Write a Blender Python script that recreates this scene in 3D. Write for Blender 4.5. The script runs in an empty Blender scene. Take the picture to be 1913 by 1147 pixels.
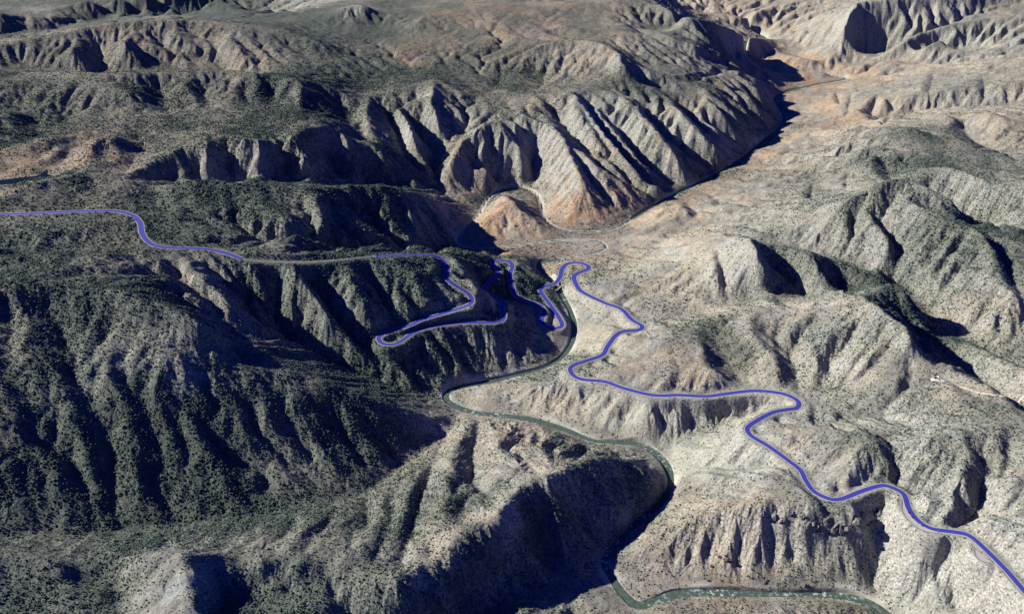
import bpy, math, random, time
import numpy as np

T0 = time.time()
EROSION = 0.8           # strength of the water-cut gullies
DETAIL = 1.0            # tessellation of the terrain
rng = np.random.default_rng(7)
random.seed(7)
sc = bpy.context.scene
COL = sc.collection

# ------------------------------------------------------------------ camera
CAM_H = 2600.0
PITCH = math.radians(30.0)
F_PX = 1657.0
CX, CY = 956.5, 573.5
SP, CP = math.sin(PITCH), math.cos(PITCH)


def at(u, v, h):
    """point of the land seen in direction (u, v) when it lies h metres above the river"""
    a, b = (u - CX) / F_PX, (v - CY) / F_PX
    t = (CAM_H - h) / (SP + b * CP)
    return (t * a, t * (CP - b * SP), h)


def rim_scale(u, v):
    """the far rim stands lower than the near one"""
    k = 1.0
    if 560 < u < 1340 and v < 350:
        k = .80 if u < 1060 else .80 + .10 * min(1, (u - 1060) / 120)
        if u < 660:
            k += (1 - k) * (660 - u) / 100
        if u > 1240:
            k += (1 - k) * (u - 1240) / 100
        if v < 150:
            k += (1 - k) * min(1, (150 - v) / 100)
    return k


def pts(line):
    return np.array([at(*p) for p in line], float)


def smooth_line(P, step=8.0, closed=False):
    """Catmull-Rom through the traced points, resampled every `step` metres"""
    P = np.asarray(P, float)
    Q = np.vstack([2 * P[0] - P[1], P, 2 * P[-1] - P[-2]])
    out = []
    for i in range(1, len(Q) - 2):
        p0, p1, p2, p3 = Q[i - 1], Q[i], Q[i + 1], Q[i + 2]
        n = max(2, int(np.linalg.norm(p2[:2] - p1[:2]) / (step * 0.5)))
        t = np.linspace(0, 1, n, endpoint=False)[:, None]
        out.append(0.5 * (2 * p1 + (p2 - p0) * t + (2 * p0 - 5 * p1 + 4 * p2 - p3) * t ** 2
                          + (3 * p1 - p0 - 3 * p2 + p3) * t ** 3))
    out.append(P[-1:])
    C = np.vstack(out)
    d = np.r_[0, np.cumsum(np.linalg.norm(np.diff(C[:, :2], axis=0), axis=1))]
    s = np.linspace(0, d[-1], max(2, int(d[-1] / step) + 1))
    return np.stack([np.interp(s, d, C[:, k]) for k in range(C.shape[1])], 1)


# ------------------------------------------------------------------ traced lie of the land (pixel, pixel, metres above the river)
RIVER = [(1700, 1185, 0), (1660, 1150, 0), (1620, 1124, 0), (1560, 1112, 0), (1480, 1112, 0), (1400, 1110, 0), (1330, 1108, 0), (1262, 1110, 0),
         (1222, 1124, 0), (1192, 1131, 0), (1166, 1110, 0), (1143, 1078, 0), (1130, 1046, 0), (1160, 1006, 0), (1192, 974, 0),
         (1230, 945, 0), (1250, 915, 0), (1252, 888, 0), (1240, 862, 0), (1216, 841, 0), (1188, 829, 0), (1150, 827, 0),
         (1108, 824, 0), (1060, 805, 0), (1020, 791, 0), (980, 782, 0), (930, 776, 0), (880, 769, 0), (846, 756, 0), (833, 743, 0),
         (840, 730, 0), (870, 721, 0), (920, 712, 0), (970, 700, 0), (1010, 690, 0), (1045, 672, 0), (1062, 652, 0), (1071, 630, 0),
         (1072, 605, 0), (1065, 580, 0), (1054, 560, 0), (1043, 541, 0), (1028, 522, 0), (1008, 504, 0), (1012, 490, 0), (1045, 485, 0), (1093, 476, 0),
         (1130, 465, 0), (1122, 453, 0), (1093, 449, 0), (1041, 450, 0), (989, 457, 0), (919, 464, 0), (875, 464, 0), (856, 452, 0), (868, 428, 0),
         (896, 402, 0), (908, 378, 0), (930, 357, 0), (958, 349, 0), (985, 353, 0), (1006, 368, 0), (1014, 392, 0), (1022, 415, 0),
         (1055, 431, 0), (1100, 434, 0), (1145, 428, 0), (1182, 409, 0), (1232, 379, 0), (1300, 345, 0), (1370, 308, 0), (1420, 270, 0),
         (1456, 240, 0), (1464, 218, 0), (1452, 198, 0), (1447, 184, 0), (1470, 172, 0), (1530, 157, 0), (1580, 148, 0), (1530, 140, 0), (1470, 137, 0),
         (1400, 128, 0), (1388, 112, 0), (1408, 92, 0), (1432, 74, 0), (1400, 60, 0), (1350, 52, 0)]

HWY_A = [(-260, 420, 570), (-120, 406, 566), (0, 401, 560), (60, 399, 558), (120, 396, 556), (190, 394, 552), (225, 396, 548), (250, 404, 544), (262, 418, 540),
         (265, 435, 535), (275, 450, 530), (290, 459, 526), (320, 463, 520), (360, 464, 512), (395, 467, 504), (425, 474, 496), (453, 484, 488)]
HWY_H = [(453, 484, 488), (490, 488, 476), (540, 490, 462), (590, 489, 450), (640, 485, 436), (700, 479, 404)]
HWY_B = [(700, 479, 404), (750, 477, 380), (790, 476, 356), (815, 479, 338), (830, 490, 320), (836, 505, 306), (833, 517, 297), (845, 530, 284),
         (870, 545, 264), (880, 556, 252), (880, 566, 244), (868, 573, 238), (830, 585, 228), (790, 597, 219), (765, 608, 213),
         (725, 620, 204), (708, 630, 199), (712, 640, 196), (728, 644, 195), (745, 640, 194), (770, 623, 193), (795, 613, 191), (850, 604, 187),
         (900, 603, 179), (930, 601, 170), (941, 593, 162), (938, 575, 152), (940, 565, 148), (925, 556, 142), (908, 547, 136),
         (905, 540, 132), (915, 527, 124), (928, 515, 118), (930, 505, 113), (922, 495, 108), (922, 489, 105), (938, 487, 100),
         (953, 490, 97), (957, 499, 93), (953, 513, 88), (958, 540, 78), (965, 553, 72), (985, 562, 66), (1005, 570, 60), (1017, 582, 55),
         (1012, 597, 50), (1015, 607, 46), (1030, 613, 42), (1047, 611, 40), (1049, 603, 38), (1040, 587, 36), (1028, 570, 34),
         (1013, 550, 31), (1010, 541, 29), (1020, 534, 27), (1036, 530, 26), (1046, 518, 27), (1050, 503, 29), (1060, 493, 32), (1080, 491, 36),
         (1097, 496, 41), (1098, 503, 44), (1080, 510, 47), (1072, 518, 50), (1078, 535, 54), (1090, 547, 58), (1130, 566, 68),
         (1160, 577, 75), (1180, 597, 82), (1197, 607, 88), (1199, 613, 91), (1190, 617, 94), (1165, 619, 98), (1150, 627, 101), (1135, 647, 106), (1125, 663, 110), (1095, 674, 115),
         (1072, 682, 119), (1065, 690, 122), (1072, 702, 125), (1090, 709, 128), (1130, 713, 133), (1165, 725, 138), (1220, 738, 145),
         (1270, 738, 151), (1320, 740, 157), (1360, 735, 162), (1410, 730, 168), (1455, 734, 174), (1480, 742, 178), (1492, 752, 182),
         (1488, 762, 185), (1470, 765, 188), (1445, 770, 191), (1420, 782, 195), (1400, 795, 199), (1396, 803, 201), (1405, 815, 204),
         (1435, 833, 208), (1470, 858, 213), (1495, 878, 217), (1505, 897, 220), (1520, 917, 224), (1545, 930, 227), (1570, 932, 230),
         (1610, 917, 235), (1645, 907, 240), (1665, 910, 243), (1688, 923, 246), (1698, 950, 250), (1715, 972, 253), (1740, 987, 257),
         (1780, 993, 262), (1810, 1000, 266), (1840, 1025, 271), (1880, 1065, 279), (1913, 1103, 287), (1990, 1190, 300)]

# ridges, crests, gullies and valley floors
LAND = [
    # --- tributary creek below the wooded slope, and its valley
    [(-400, 1040, 260), (-150, 1025, 215), (0, 1010, 180), (120, 997, 152), (250, 988, 128), (400, 972, 108), (490, 960, 90), (600, 938, 66), (690, 916, 44), (755, 865, 24), (828, 820, 10), (854, 778, 2), (846, 760, 0)],
    # big wooded slope crest
    [(-400, 640, 640), (-150, 622, 600), (0, 600, 525), (90, 615, 508), (160, 610, 500), (250, 615, 492), (330, 632, 465), (400, 650, 420), (430, 655, 400), (520, 685, 330), (600, 712, 272), (680, 745, 200), (750, 768, 130), (810, 782, 60), (838, 774, 12)],
    # spurs of the wooded slope
    [(150, 690, 440), (200, 780, 328), (240, 880, 215), (270, 965, 138)],
    # cliff under the pale band
    [(120, 650, 465), (170, 692, 430), (240, 680, 432), (300, 672, 438), (360, 680, 412), (400, 692, 380)],
    # round hill above
    [(-200, 560, 640), (0, 545, 610), (90, 540, 600), (170, 545, 595), (240, 560, 580), (320, 585, 550), (390, 620, 490)],
    [(-200, 500, 600), (0, 500, 575), (90, 490, 570), (170, 488, 565), (250, 478, 555), (290, 468, 542)],
    [(130, 520, 575), (220, 520, 568), (300, 530, 535), (350, 565, 490), (405, 605, 440)],
    # left hollow beside the highway
    [(60, 440, 565), (150, 430, 560), (220, 440, 545)], [(100, 470, 545), (180, 466, 530), (225, 462, 515), (240, 470, 525)],
    # bright spur
    [(376, 480, 505), (350, 515, 490), (392, 545, 455), (425, 580, 405), (424, 615, 365), (440, 640, 360)],
    # gully east of it running to the river
    [(455, 510, 450), (470, 545, 390), (505, 590, 300), (560, 640, 205), (640, 680, 132), (720, 718, 66), (795, 742, 16), (834, 744, 0)],
    [(500, 500, 445), (530, 540, 375), (548, 585, 300), (572, 632, 215)],
    [(540, 492, 462), (575, 540, 395), (610, 590, 315), (660, 640, 220), (705, 690, 120)],
    [(568, 492, 440), (605, 545, 345), (650, 590, 270), (700, 640, 185), (760, 700, 80), (810, 736, 8)],
    [(640, 485, 436), (660, 530, 375), (690, 590, 280), (712, 632, 205), (745, 685, 130), (790, 725, 40)],
    [(790, 640, 170), (850, 680, 95), (900, 700, 25), (920, 710, 2)],
    [(860, 640, 135), (930, 655, 85), (985, 660, 50), (1015, 685, 4)],
    [(820, 655, 140), (870, 690, 60), (890, 712, 4)],
    # highway spur nose and shadowed hollow between the switchbacks
    [(740, 479, 396), (770, 520, 345), (800, 560, 285)],
    [(838, 470, 335), (860, 490, 315), (885, 520, 280), (905, 552, 230), (890, 580, 215)],
    [(880, 470, 200), (890, 490, 190), (895, 520, 150), (905, 545, 128)],
    [(965, 470, 70), (985, 485, 75), (990, 520, 65), (1005, 550, 45)],
    [(990, 500, 80), (985, 540, 70), (1010, 590, 50), (1035, 610, 38)],
    # black side canyon north of the road
    [(450, 440, 480), (560, 455, 410), (680, 462, 330), (760, 463, 235), (810, 462, 135), (850, 458, 25)],
    [(480, 430, 500), (560, 445, 455)],
    # ridge with bright face and the round one in front of the canyon
    [(-300, 410, 620), (-100, 395, 600), (0, 372, 585), (60, 350, 580), (130, 336, 580), (200, 330, 575), (260, 340, 560), (285, 356, 540)],
    [(295, 352, 540), (340, 345, 550), (450, 345, 540), (540, 350, 520), (590, 358, 500), (600, 385, 470), (592, 420, 440), (600, 450, 415)],
    [(600, 358, 490), (680, 352, 440), (740, 352, 405), (765, 375, 350), (790, 410, 270), (805, 445, 170), (815, 458, 130)],
    [(640, 372, 420), (690, 410, 330), (740, 450, 250)],
    [(400, 400, 505), (450, 420, 490), (530, 430, 470)],
    # slope round the meander loop, left side
    [(770, 362, 300), (820, 380, 170), (850, 400, 90), (880, 400, 12)],
    [(815, 395, 200), (835, 425, 110), (850, 450, 20)],
    # canyon behind the round ridge
    [(235, 335, 478), (300, 338, 420), (400, 343, 365), (500, 344, 335), (600, 346, 305), (660, 350, 258), (730, 344, 205), (800, 348, 128), (850, 372, 45), (893, 396, 2)],
    [(225, 332, 484), (280, 312, 505), (330, 284, 525), (420, 266, 535), (500, 265, 525), (600, 242, 530), (640, 214, 540)],
    [(335, 285, 525), (352, 318, 440)], [(385, 285, 520), (392, 325, 420)],
    [(478, 275, 520), (487, 305, 455), (498, 335, 390)], [(425, 285, 470), (440, 330, 385)],
    [(562, 265, 525), (575, 300, 440), (582, 335, 360)], [(525, 278, 460), (545, 330, 355)],
    [(604, 270, 450), (625, 305, 350), (645, 345, 275)], [(343, 292, 520), (350, 318, 455), (356, 338, 372)], [(468, 268, 522), (474, 300, 460), (480, 334, 400)], [(655, 262, 500), (668, 300, 410), (676, 338, 310)],
    [(650, 262, 510), (665, 290, 430), (690, 335, 270)],
    # peak and the fluted spurs
    [(640, 175, 580), (690, 180, 570), (740, 172, 575), (780, 160, 595), (815, 150, 612), (842, 164, 585), (870, 185, 535)],
    [(692, 185, 560), (685, 244, 470), (703, 268, 430), (735, 300, 330), (775, 330, 220)],
    [(655, 212, 500), (672, 250, 430), (692, 275, 385)],
    [(713, 195, 520), (745, 237, 420), (757, 279, 325), (790, 318, 190)],
    [(734, 205, 530), (755, 225, 480), (772, 265, 395), (796, 300, 265)],
    [(757, 209, 500), (786, 244, 390), (818, 290, 220), (803, 318, 155), (826, 350, 88)],
    [(815, 150, 612), (806, 205, 510), (835, 272, 320)],
    [(868, 195, 500), (869, 238, 400), (822, 290, 215)],
    [(740, 300, 320), (790, 335, 175), (830, 365, 70)],
    # amphitheatre above the meander
    [(870, 195, 490), (920, 180, 500), (985, 180, 505), (1030, 192, 500)],
    [(905, 235, 430), (950, 240, 420), (1010, 235, 420), (1045, 255, 395)],
    [(905, 238, 430), (862, 278, 320), (842, 310, 230), (848, 338, 130), (890, 352, 50)],
    [(880, 280, 280), (895, 315, 170), (925, 345, 18)],
    [(920, 290, 265), (935, 325, 120), (945, 345, 18)],
    [(905, 275, 320), (912, 312, 210)],
    [(965, 275, 310), (972, 310, 190), (968, 342, 35)],
    [(992, 265, 310), (995, 310, 150), (998, 352, 12)],
    [(1050, 260, 385), (1062, 300, 300), (1090, 350, 160), (1110, 400, 50), (1120, 428, 3)],
    [(1040, 330, 170), (1030, 370, 55), (1020, 390, 6)],
    # meander core
    [(936, 363, 112), (962, 380, 104), (1000, 407, 66), (1035, 426, 16)],
    [(936, 363, 112), (915, 402, 74), (885, 440, 16)], [(955, 385, 98), (960, 412, 60), (985, 446, 12)],
    [(925, 380, 76), (905, 405, 40)], [(960, 375, 85), (985, 385, 55)],
    [(1060, 440, 14), (1110, 442, 12)],
    # long canyon wall
    [(1030, 190, 500), (1075, 172, 530), (1090, 188, 500), (1130, 240, 390), (1160, 275, 310), (1210, 325, 190), (1255, 362, 20)],
    [(1024, 192, 480), (1072, 251, 330), (1118, 296, 225), (1156, 321, 165), (1229, 378, 6)],
    [(1060, 215, 440), (1100, 262, 330), (1150, 308, 225), (1200, 345, 120), (1220, 378, 20)],
    [(1084, 185, 470), (1110, 225, 360), (1156, 286, 220), (1188, 330, 120), (1245, 368, 6)],
    [(1142, 216, 370), (1198, 286, 200), (1240, 324, 100), (1288, 350, 6)],
    [(1170, 190, 430), (1225, 250, 290), (1270, 300, 160), (1310, 335, 20)],
    [(1200, 200, 370), (1260, 262, 210), (1335, 322, 6)],
    [(1240, 180, 400), (1290, 232, 270), (1340, 285, 110), (1372, 303, 20)],
    [(1270, 190, 350), (1330, 250, 180), (1390, 292, 6)],
    [(1310, 165, 390), (1370, 215, 240), (1420, 258, 60)],
    [(1340, 180, 330), (1400, 225, 160), (1445, 248, 6)],
    [(1370, 140, 330), (1420, 175, 210), (1448, 215, 40)],
    [(1310, 125, 380), (1390, 142, 260), (1430, 165, 150), (1446, 180, 8)],
    [(1075, 172, 530), (1100, 168, 505), (1150, 160, 480), (1240, 150, 470), (1310, 125, 430)],
    # mesa and the plateau behind
    [(985, 100, 590), (1040, 85, 610), (1090, 82, 620), (1140, 92, 610), (1165, 118, 590), (1180, 135, 540)],
    [(1130, 138, 530), (1090, 150, 510), (1040, 155, 500)],
    [(1200, 128, 470), (1260, 140, 440), (1330, 130, 360)],
    [(1170, 95, 545), (1230, 105, 500), (1300, 110, 430), (1360, 118, 280)],
    [(1150, 62, 600), (1200, 65, 590), (1270, 78, 540), (1330, 95, 430), (1375, 112, 180)],
    [(1230, 12, 640), (1290, 32, 600), (1350, 48, 480), (1400, 64, 250), (1428, 74, 40)],
    [(1190, 55, 540), (1280, 62, 450), (1350, 78, 280), (1395, 98, 40)],
    [(1050, 62, 580), (1100, 58, 585), (1190, 40, 600)],
    [(660, 240, 540), (680, 170, 545), (700, 150, 540), (800, 130, 530), (900, 140, 515), (1000, 145, 505)],
    [(880, 165, 505), (950, 160, 500), (1010, 165, 500)],
    [(760, 100, 560), (860, 70, 570), (960, 60, 575)],
    [(780, 40, 620), (860, 15, 640), (960, 8, 650), (1080, 8, 660), (1190, 0, 665), (1260, -10, 640)],
    [(700, 50, 570), (790, 75, 560)], [(640, 12, 690), (668, 8, 700), (690, 18, 670)], [(580, 55, 600), (650, 60, 585), (700, 80, 570)],
    # rolling hills, upper left
    [(-300, 120, 620), (-120, 100, 640), (0, 84, 662), (80, 70, 692), (185, 47, 735), (250, 41, 745), (314, 38, 745), (380, 42, 732), (436, 49, 715), (523, 59, 670), (600, 80, 620), (650, 105, 575)],
    [(-300, 150, 580), (-100, 140, 565), (0, 131, 548), (60, 130, 540), (200, 134, 530), (330, 129, 530), (430, 135, 520), (520, 139, 522)],
    [(-100, 125, 585), (0, 120, 580)], [(184, 88, 625), (197, 130, 536)], [(130, 84, 680), (160, 122, 570)], [(228, 76, 690), (258, 124, 560)], [(255, 82, 650), (328, 125, 538)], [(290, 68, 672), (372, 122, 535)], [(308, 62, 705), (360, 110, 570)],
    [(350, 55, 695), (402, 92, 600), (428, 132, 525)], [(400, 70, 680), (440, 100, 610), (470, 125, 545)], [(372, 56, 705), (415, 100, 595)],
    [(60, 137, 605), (150, 140, 608), (290, 143, 600), (430, 138, 595), (500, 148, 610), (570, 147, 610), (620, 165, 590), (640, 180, 575)],
    [(-300, 200, 640), (0, 160, 615), (120, 165, 600), (250, 170, 595)],
    [(295, 152, 575), (304, 180, 540), (308, 208, 508)], [(375, 155, 580), (392, 192, 525)], [(497, 152, 580), (510, 185, 528)], [(340, 152, 600), (345, 192, 530)], [(445, 150, 600), (450, 190, 535)], [(555, 158, 600), (560, 192, 540)],
    [(100, 225, 510), (200, 222, 510), (270, 232, 495), (308, 212, 505), (400, 203, 512), (470, 204, 512), (600, 207, 518)],
    [(-300, 260, 560), (-100, 240, 545), (0, 225, 540), (60, 200, 555)],
    [(20, 190, 560), (60, 225, 510), (72, 255, 485)], [(150, 195, 555), (110, 210, 520), (76, 235, 500)],
    [(60, 300, 490), (85, 275, 520), (100, 258, 530), (125, 262, 515)], [(110, 320, 482), (130, 290, 490), (145, 270, 490)],
    [(140, 310, 500), (165, 272, 540), (200, 258, 550), (240, 262, 535)], [(258, 248, 490), (270, 265, 480), (264, 290, 475), (247, 312, 472), (232, 330, 476)],
    [(200, 300, 520), (225, 292, 530), (240, 300, 515)],
    [(300, 262, 515), (370, 256, 530), (440, 252, 530)], [(320, 225, 495), (420, 222, 500), (560, 222, 510)],
    [(-60, 345, 478), (0, 340, 476), (50, 333, 476), (95, 327, 476), (105, 325, 478)],
    [(-100, 330, 490), (0, 322, 484), (60, 314, 486)],
    # beyond the hills
    [(-200, 80, 480), (0, 68, 470), (60, 66, 460), (120, 54, 450), (200, 40, 440), (350, 36, 440), (500, 35, 450)],
    [(-100, 56, 540), (0, 46, 545), (40, 38, 540), (120, 32, 520), (150, 24, 540)], [(20, 56, 500), (48, 62, 470)], [(62, 40, 530), (66, 60, 470)], [(86, 38, 525), (92, 56, 465)], [(0, 20, 620), (8, 40, 560)],
    [(140, 6, 570), (170, -2, 600), (250, -8, 625), (330, -12, 630), (400, -20, 640)],
    [(170, 20, 490), (220, 35, 445)], [(230, 8, 550), (262, 33, 448)], [(290, 4, 560), (325, 35, 445)], [(210, 5, 585), (242, 33, 470)], [(262, 0, 600), (296, 33, 475)], [(185, 5, 570), (205, 30, 470)], [(315, 0, 600), (340, 30, 480)],
    [(350, 37, 480), (378, 14, 580), (410, -6, 640)], [(410, -6, 640), (450, 10, 590), (512, 33, 480)], [(500, 35, 448), (526, 33, 455), (545, 22, 500), (565, 8, 550)], [(565, 8, 560), (610, 2, 590), (650, -12, 620)], [(440, 30, 500), (480, 34, 470)],
    [(700, 12, 610), (760, 14, 600), (800, 0, 600)], [(750, -10, 620), (900, -6, 560), (1050, -4, 560), (1180, -14, 540)],
    # right bank, far
    [(1150, -24, 330), (1250, -14, 270), (1330, -10, 250), (1420, -14, 270)], [(1240, 0, 235), (1310, 12, 190)], [(1300, 26, 120), (1340, 40, 60)],
    [(1320, 10, 190), (1380, 30, 180), (1430, 22, 200), (1445, 45, 110)], [(1470, 40, 160), (1450, 70, 60), (1430, 80, 10)], [(1400, -10, 240), (1550, 0, 320), (1600, 8, 420)],
    [(1450, 72, 25), (1500, 50, 190), (1560, 25, 390), (1603, 8, 540)], [(1470, 95, 40), (1530, 85, 130), (1576, 60, 300)],
    [(1603, 8, 540), (1579, 46, 385), (1589, 80, 220), (1600, 108, 60)],
    [(1603, 8, 540), (1700, -2, 590), (1800, -6, 610), (1880, -14, 640), (2050, -20, 680)],
    [(1600, 110, 55), (1640, 108, 75), (1690, 76, 260), (1760, 48, 390), (1850, 15, 510), (1950, 5, 560)],
    [(1640, 112, 100), (1662, 93, 230), (1757, 54, 390), (1907, 30, 520), (2100, 20, 600)],
    [(1715, 108, 150), (1722, 88, 285), (1790, 62, 380)], [(1740, 108, 150), (1850, 85, 320), (1913, 75, 420)],
    [(1470, 97, 30), (1520, 116, 70), (1590, 124, 60)], [(1420, 112, 50), (1445, 100, 75), (1500, 108, 110), (1570, 112, 110)],
    [(1480, 132, 40), (1560, 134, 50), (1600, 126, 90), (1660, 114, 130), (1710, 120, 160), (1800, 120, 260)],
    # right bank, slopes to the straight reach
    [(1480, 185, 12), (1530, 178, 45), (1600, 165, 90), (1700, 150, 200), (1800, 130, 300), (1913, 115, 400), (2150, 110, 480)],
    [(1485, 215, 10), (1560, 205, 90), (1620, 190, 160), (1700, 180, 230), (1850, 160, 340), (2000, 150, 430)],
    [(1530, 215, 50), (1570, 208, 85)], [(1640, 222, 110), (1720, 205, 180), (1800, 200, 230), (1950, 190, 320)],
    [(1460, 250, 10), (1520, 225, 70), (1580, 203, 140), (1620, 212, 150), (1660, 225, 150), (1690, 222, 180)],
    [(1620, 230, 170), (1700, 225, 260), (1790, 225, 320), (1810, 245, 310), (1870, 275, 330), (1960, 300, 380)],
    [(1440, 270, 10), (1510, 238, 80), (1560, 245, 90)], [(1790, 210, 370), (1850, 212, 380), (1880, 228, 370)],
    [(1350, 335, 6), (1450, 300, 70), (1560, 255, 170), (1620, 235, 230)],
    [(1360, 345, 30), (1470, 318, 110), (1560, 285, 220), (1640, 255, 320), (1720, 245, 350)],
    [(1330, 365, 30), (1450, 345, 100), (1540, 315, 180), (1570, 300, 225)],
    [(1600, 320, 260), (1640, 288, 330), (1660, 300, 320), (1670, 335, 250)],
    [(1250, 385, 6), (1340, 380, 60), (1450, 370, 120), (1560, 340, 200), (1600, 330, 230)],
    [(1760, 300, 420), (1820, 320, 430), (1913, 340, 450), (2100, 360, 480)],
    [(1680, 330, 330), (1720, 310, 350), (1800, 345, 330), (1860, 370, 340)],
    [(1180, 425, 5), (1260, 382, 95), (1285, 392, 100), (1295, 410, 60)], [(1170, 440, 10), (1240, 412, 60), (1290, 425, 60), (1330, 420, 90)],
    [(1250, 440, 60), (1340, 420, 110), (1430, 405, 170), (1520, 385, 290), (1570, 383, 385)],
    [(1570, 383, 385), (1620, 362, 440), (1690, 343, 485), (1740, 366, 465), (1795, 402, 420), (1815, 420, 370)],
    [(1570, 383, 385), (1585, 430, 330), (1610, 460, 290)], [(1690, 380, 450), (1750, 410, 440), (1830, 440, 420), (1870, 500, 390), (1905, 560, 340)],
    [(1700, 440, 370), (1720, 480, 340), (1750, 520, 310)],
    [(1630, 420, 350), (1650, 500, 265)],
    # hill with the sharp lit face
    [(1120, 500, 30), (1200, 470, 70), (1290, 440, 150), (1335, 432, 200), (1362, 442, 265), (1390, 447, 345), (1430, 458, 330), (1479, 461, 335), (1530, 478, 305), (1580, 492, 275), (1645, 522, 225)],
    [(1390, 447, 345), (1415, 490, 310), (1442, 538, 245), (1432, 560, 165)], [(1479, 461, 335), (1530, 508, 285), (1580, 540, 225)], [(1445, 485, 265), (1510, 552, 172)],
    [(1340, 436, 160), (1390, 449, 195), (1440, 461, 190), (1500, 472, 182), (1560, 491, 175), (1640, 524, 172), (1700, 548, 205), (1780, 580, 260), (1860, 600, 290)],
    [(1180, 520, 90), (1260, 515, 150), (1330, 490, 225)], [(1140, 540, 70), (1240, 560, 110), (1340, 570, 160)], [(1290, 530, 160), (1350, 520, 215)],
    [(1076, 600, 3), (1130, 600, 45), (1197, 607, 86), (1280, 588, 112), (1400, 563, 142), (1470, 556, 158), (1520, 554, 172), (1580, 542, 195), (1640, 535, 215)],
    [(1640, 353, 330), (1690, 347, 330), (1750, 370, 305), (1800, 409, 270), (1840, 436, 260)], [(1700, 556, 215), (1732, 585, 205), (1748, 615, 200)], [(1765, 634, 205), (1820, 648, 215), (1880, 680, 235), (1940, 698, 250)], [(1765, 680, 215), (1815, 706, 225), (1865, 744, 245)],
    # ridge above the highway
    [(1100, 650, 70), (1150, 634, 118), (1200, 618, 135), (1273, 611, 165), (1332, 597, 205), (1412, 572, 250), (1475, 569, 280), (1534, 574, 310), (1587, 545, 350), (1622, 534, 365), (1667, 535, 365), (1691, 550, 350), (1722, 575, 310)],
    [(1560, 566, 345), (1620, 590, 345), (1653, 607, 345), (1698, 635, 345), (1688, 660, 320), (1670, 700, 285), (1690, 740, 285), (1720, 780, 300)],
    [(1690, 590, 350), (1720, 620, 270)],
    [(1742, 630, 235), (1810, 648, 285), (1866, 676, 310), (1930, 695, 330), (2080, 730, 350)], [(1780, 600, 235), (1850, 622, 250), (1930, 645, 270), (2000, 670, 290)],
    [(1737, 665, 280), (1786, 692, 315), (1845, 738, 330), (1913, 760, 345), (2100, 800, 380)], [(1950, 735, 290), (2050, 770, 320)],
    [(1325, 614, 185), (1350, 665, 175), (1388, 722, 158)], [(1300, 625, 180), (1325, 690, 190), (1370, 728, 165)], [(1400, 600, 240), (1440, 690, 205), (1455, 728, 178)],
    [(1479, 640, 235), (1487, 690, 195), (1490, 740, 178)], [(1541, 640, 275), (1552, 690, 225), (1510, 738, 185)], [(1510, 640, 265), (1515, 690, 220)], [(1430, 620, 225), (1420, 700, 180)],
    [(1240, 640, 165), (1270, 700, 165), (1275, 733, 153)], [(1590, 650, 300), (1600, 700, 255)],
    # stream crossing below the highway
    [(1238, 858, 3), (1300, 812, 60), (1400, 772, 135), (1490, 757, 180), (1560, 775, 205), (1640, 778, 230), (1700, 770, 270)],
    [(1210, 770, 115), (1230, 830, 20)], [(1270, 770, 125), (1265, 825, 40)], [(1330, 765, 140), (1320, 795, 90)], [(1150, 760, 95), (1160, 815, 15)], [(1060, 740, 70), (1080, 800, 8)], [(900, 735, 35), (960, 765, 10)], [(1000, 715, 80), (1040, 710, 105)],
    # right-hand slopes
    [(1500, 800, 240), (1600, 810, 290), (1700, 820, 330), (1800, 800, 360), (1913, 790, 390), (2100, 840, 440)],
    [(1640, 790, 270), (1665, 850, 265), (1683, 895, 245)], [(1600, 830, 290), (1620, 880, 260)], [(1710, 850, 310), (1720, 910, 265)],
    [(1800, 850, 345), (1785, 920, 300), (1770, 975, 268)], [(1860, 830, 360), (1830, 930, 300), (1800, 990, 268)], [(1900, 900, 360), (1880, 1000, 310)], [(2000, 1000, 380), (1960, 1080, 330)],
    # cliff and talus above the near reach
    [(1230, 930, 25), (1290, 900, 100), (1380, 880, 160), (1440, 900, 195), (1500, 940, 218)],
    [(1330, 940, 160), (1420, 955, 190), (1500, 965, 208), (1560, 955, 218), (1640, 945, 225)],
    [(1420, 985, 150), (1500, 1000, 145), (1560, 1005, 150), (1630, 1000, 165)],
    [(1300, 960, 130), (1230, 1000, 70), (1180, 1060, 15)], [(1300, 1030, 70), (1280, 1090, 12)],
    [(1640, 1000, 160), (1640, 1060, 70), (1642, 1118, 6)],
    [(1660, 915, 236), (1640, 950, 205), (1630, 985, 170)], [(1720, 1010, 215), (1700, 1080, 110), (1690, 1140, 20)], [(1790, 1030, 225), (1790, 1100, 130), (1780, 1160, 40)], [(1860, 1080, 250), (1850, 1147, 150), (1840, 1220, 60)],
    # near left bank of the river: knob, dip slope, crest and the black ravine
    [(-300, 1080, 330), (-100, 1050, 300), (0, 1037, 285), (100, 1040, 280), (200, 1040, 284), (250, 1040, 292), (310, 1030, 312), (370, 1034, 302), (450, 1044, 290), (540, 1062, 272), (610, 1088, 252), (690, 1112, 232), (750, 1128, 218), (815, 1112, 208), (850, 1070, 216), (885, 1028, 226), (920, 998, 232), (952, 985, 230), (962, 945, 234), (980, 910, 232), (1040, 900, 225), (1080, 876, 205), (1120, 862, 180), (1180, 862, 150), (1225, 890, 105)],
    [(340, 1034, 314), (364, 1070, 298), (374, 1110, 278), (374, 1160, 256), (374, 1230, 240)], [(300, 1060, 292), (310, 1110, 268), (310, 1160, 252)], [(400, 1074, 228), (412, 1110, 196), (415, 1160, 165)],
    [(85, 1040, 283), (108, 1066, 270), (122, 1092, 256)], [(120, 1058, 240), (155, 1066, 222), (200, 1078, 203), (238, 1082, 195)], [(20, 1092, 240), (80, 1096, 232), (150, 1096, 216), (215, 1108, 204), (240, 1147, 190)], [(0, 1064, 256), (60, 1085, 246)], [(-50, 1105, 262), (50, 1140, 232), (130, 1120, 232), (190, 1098, 230)],
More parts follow.
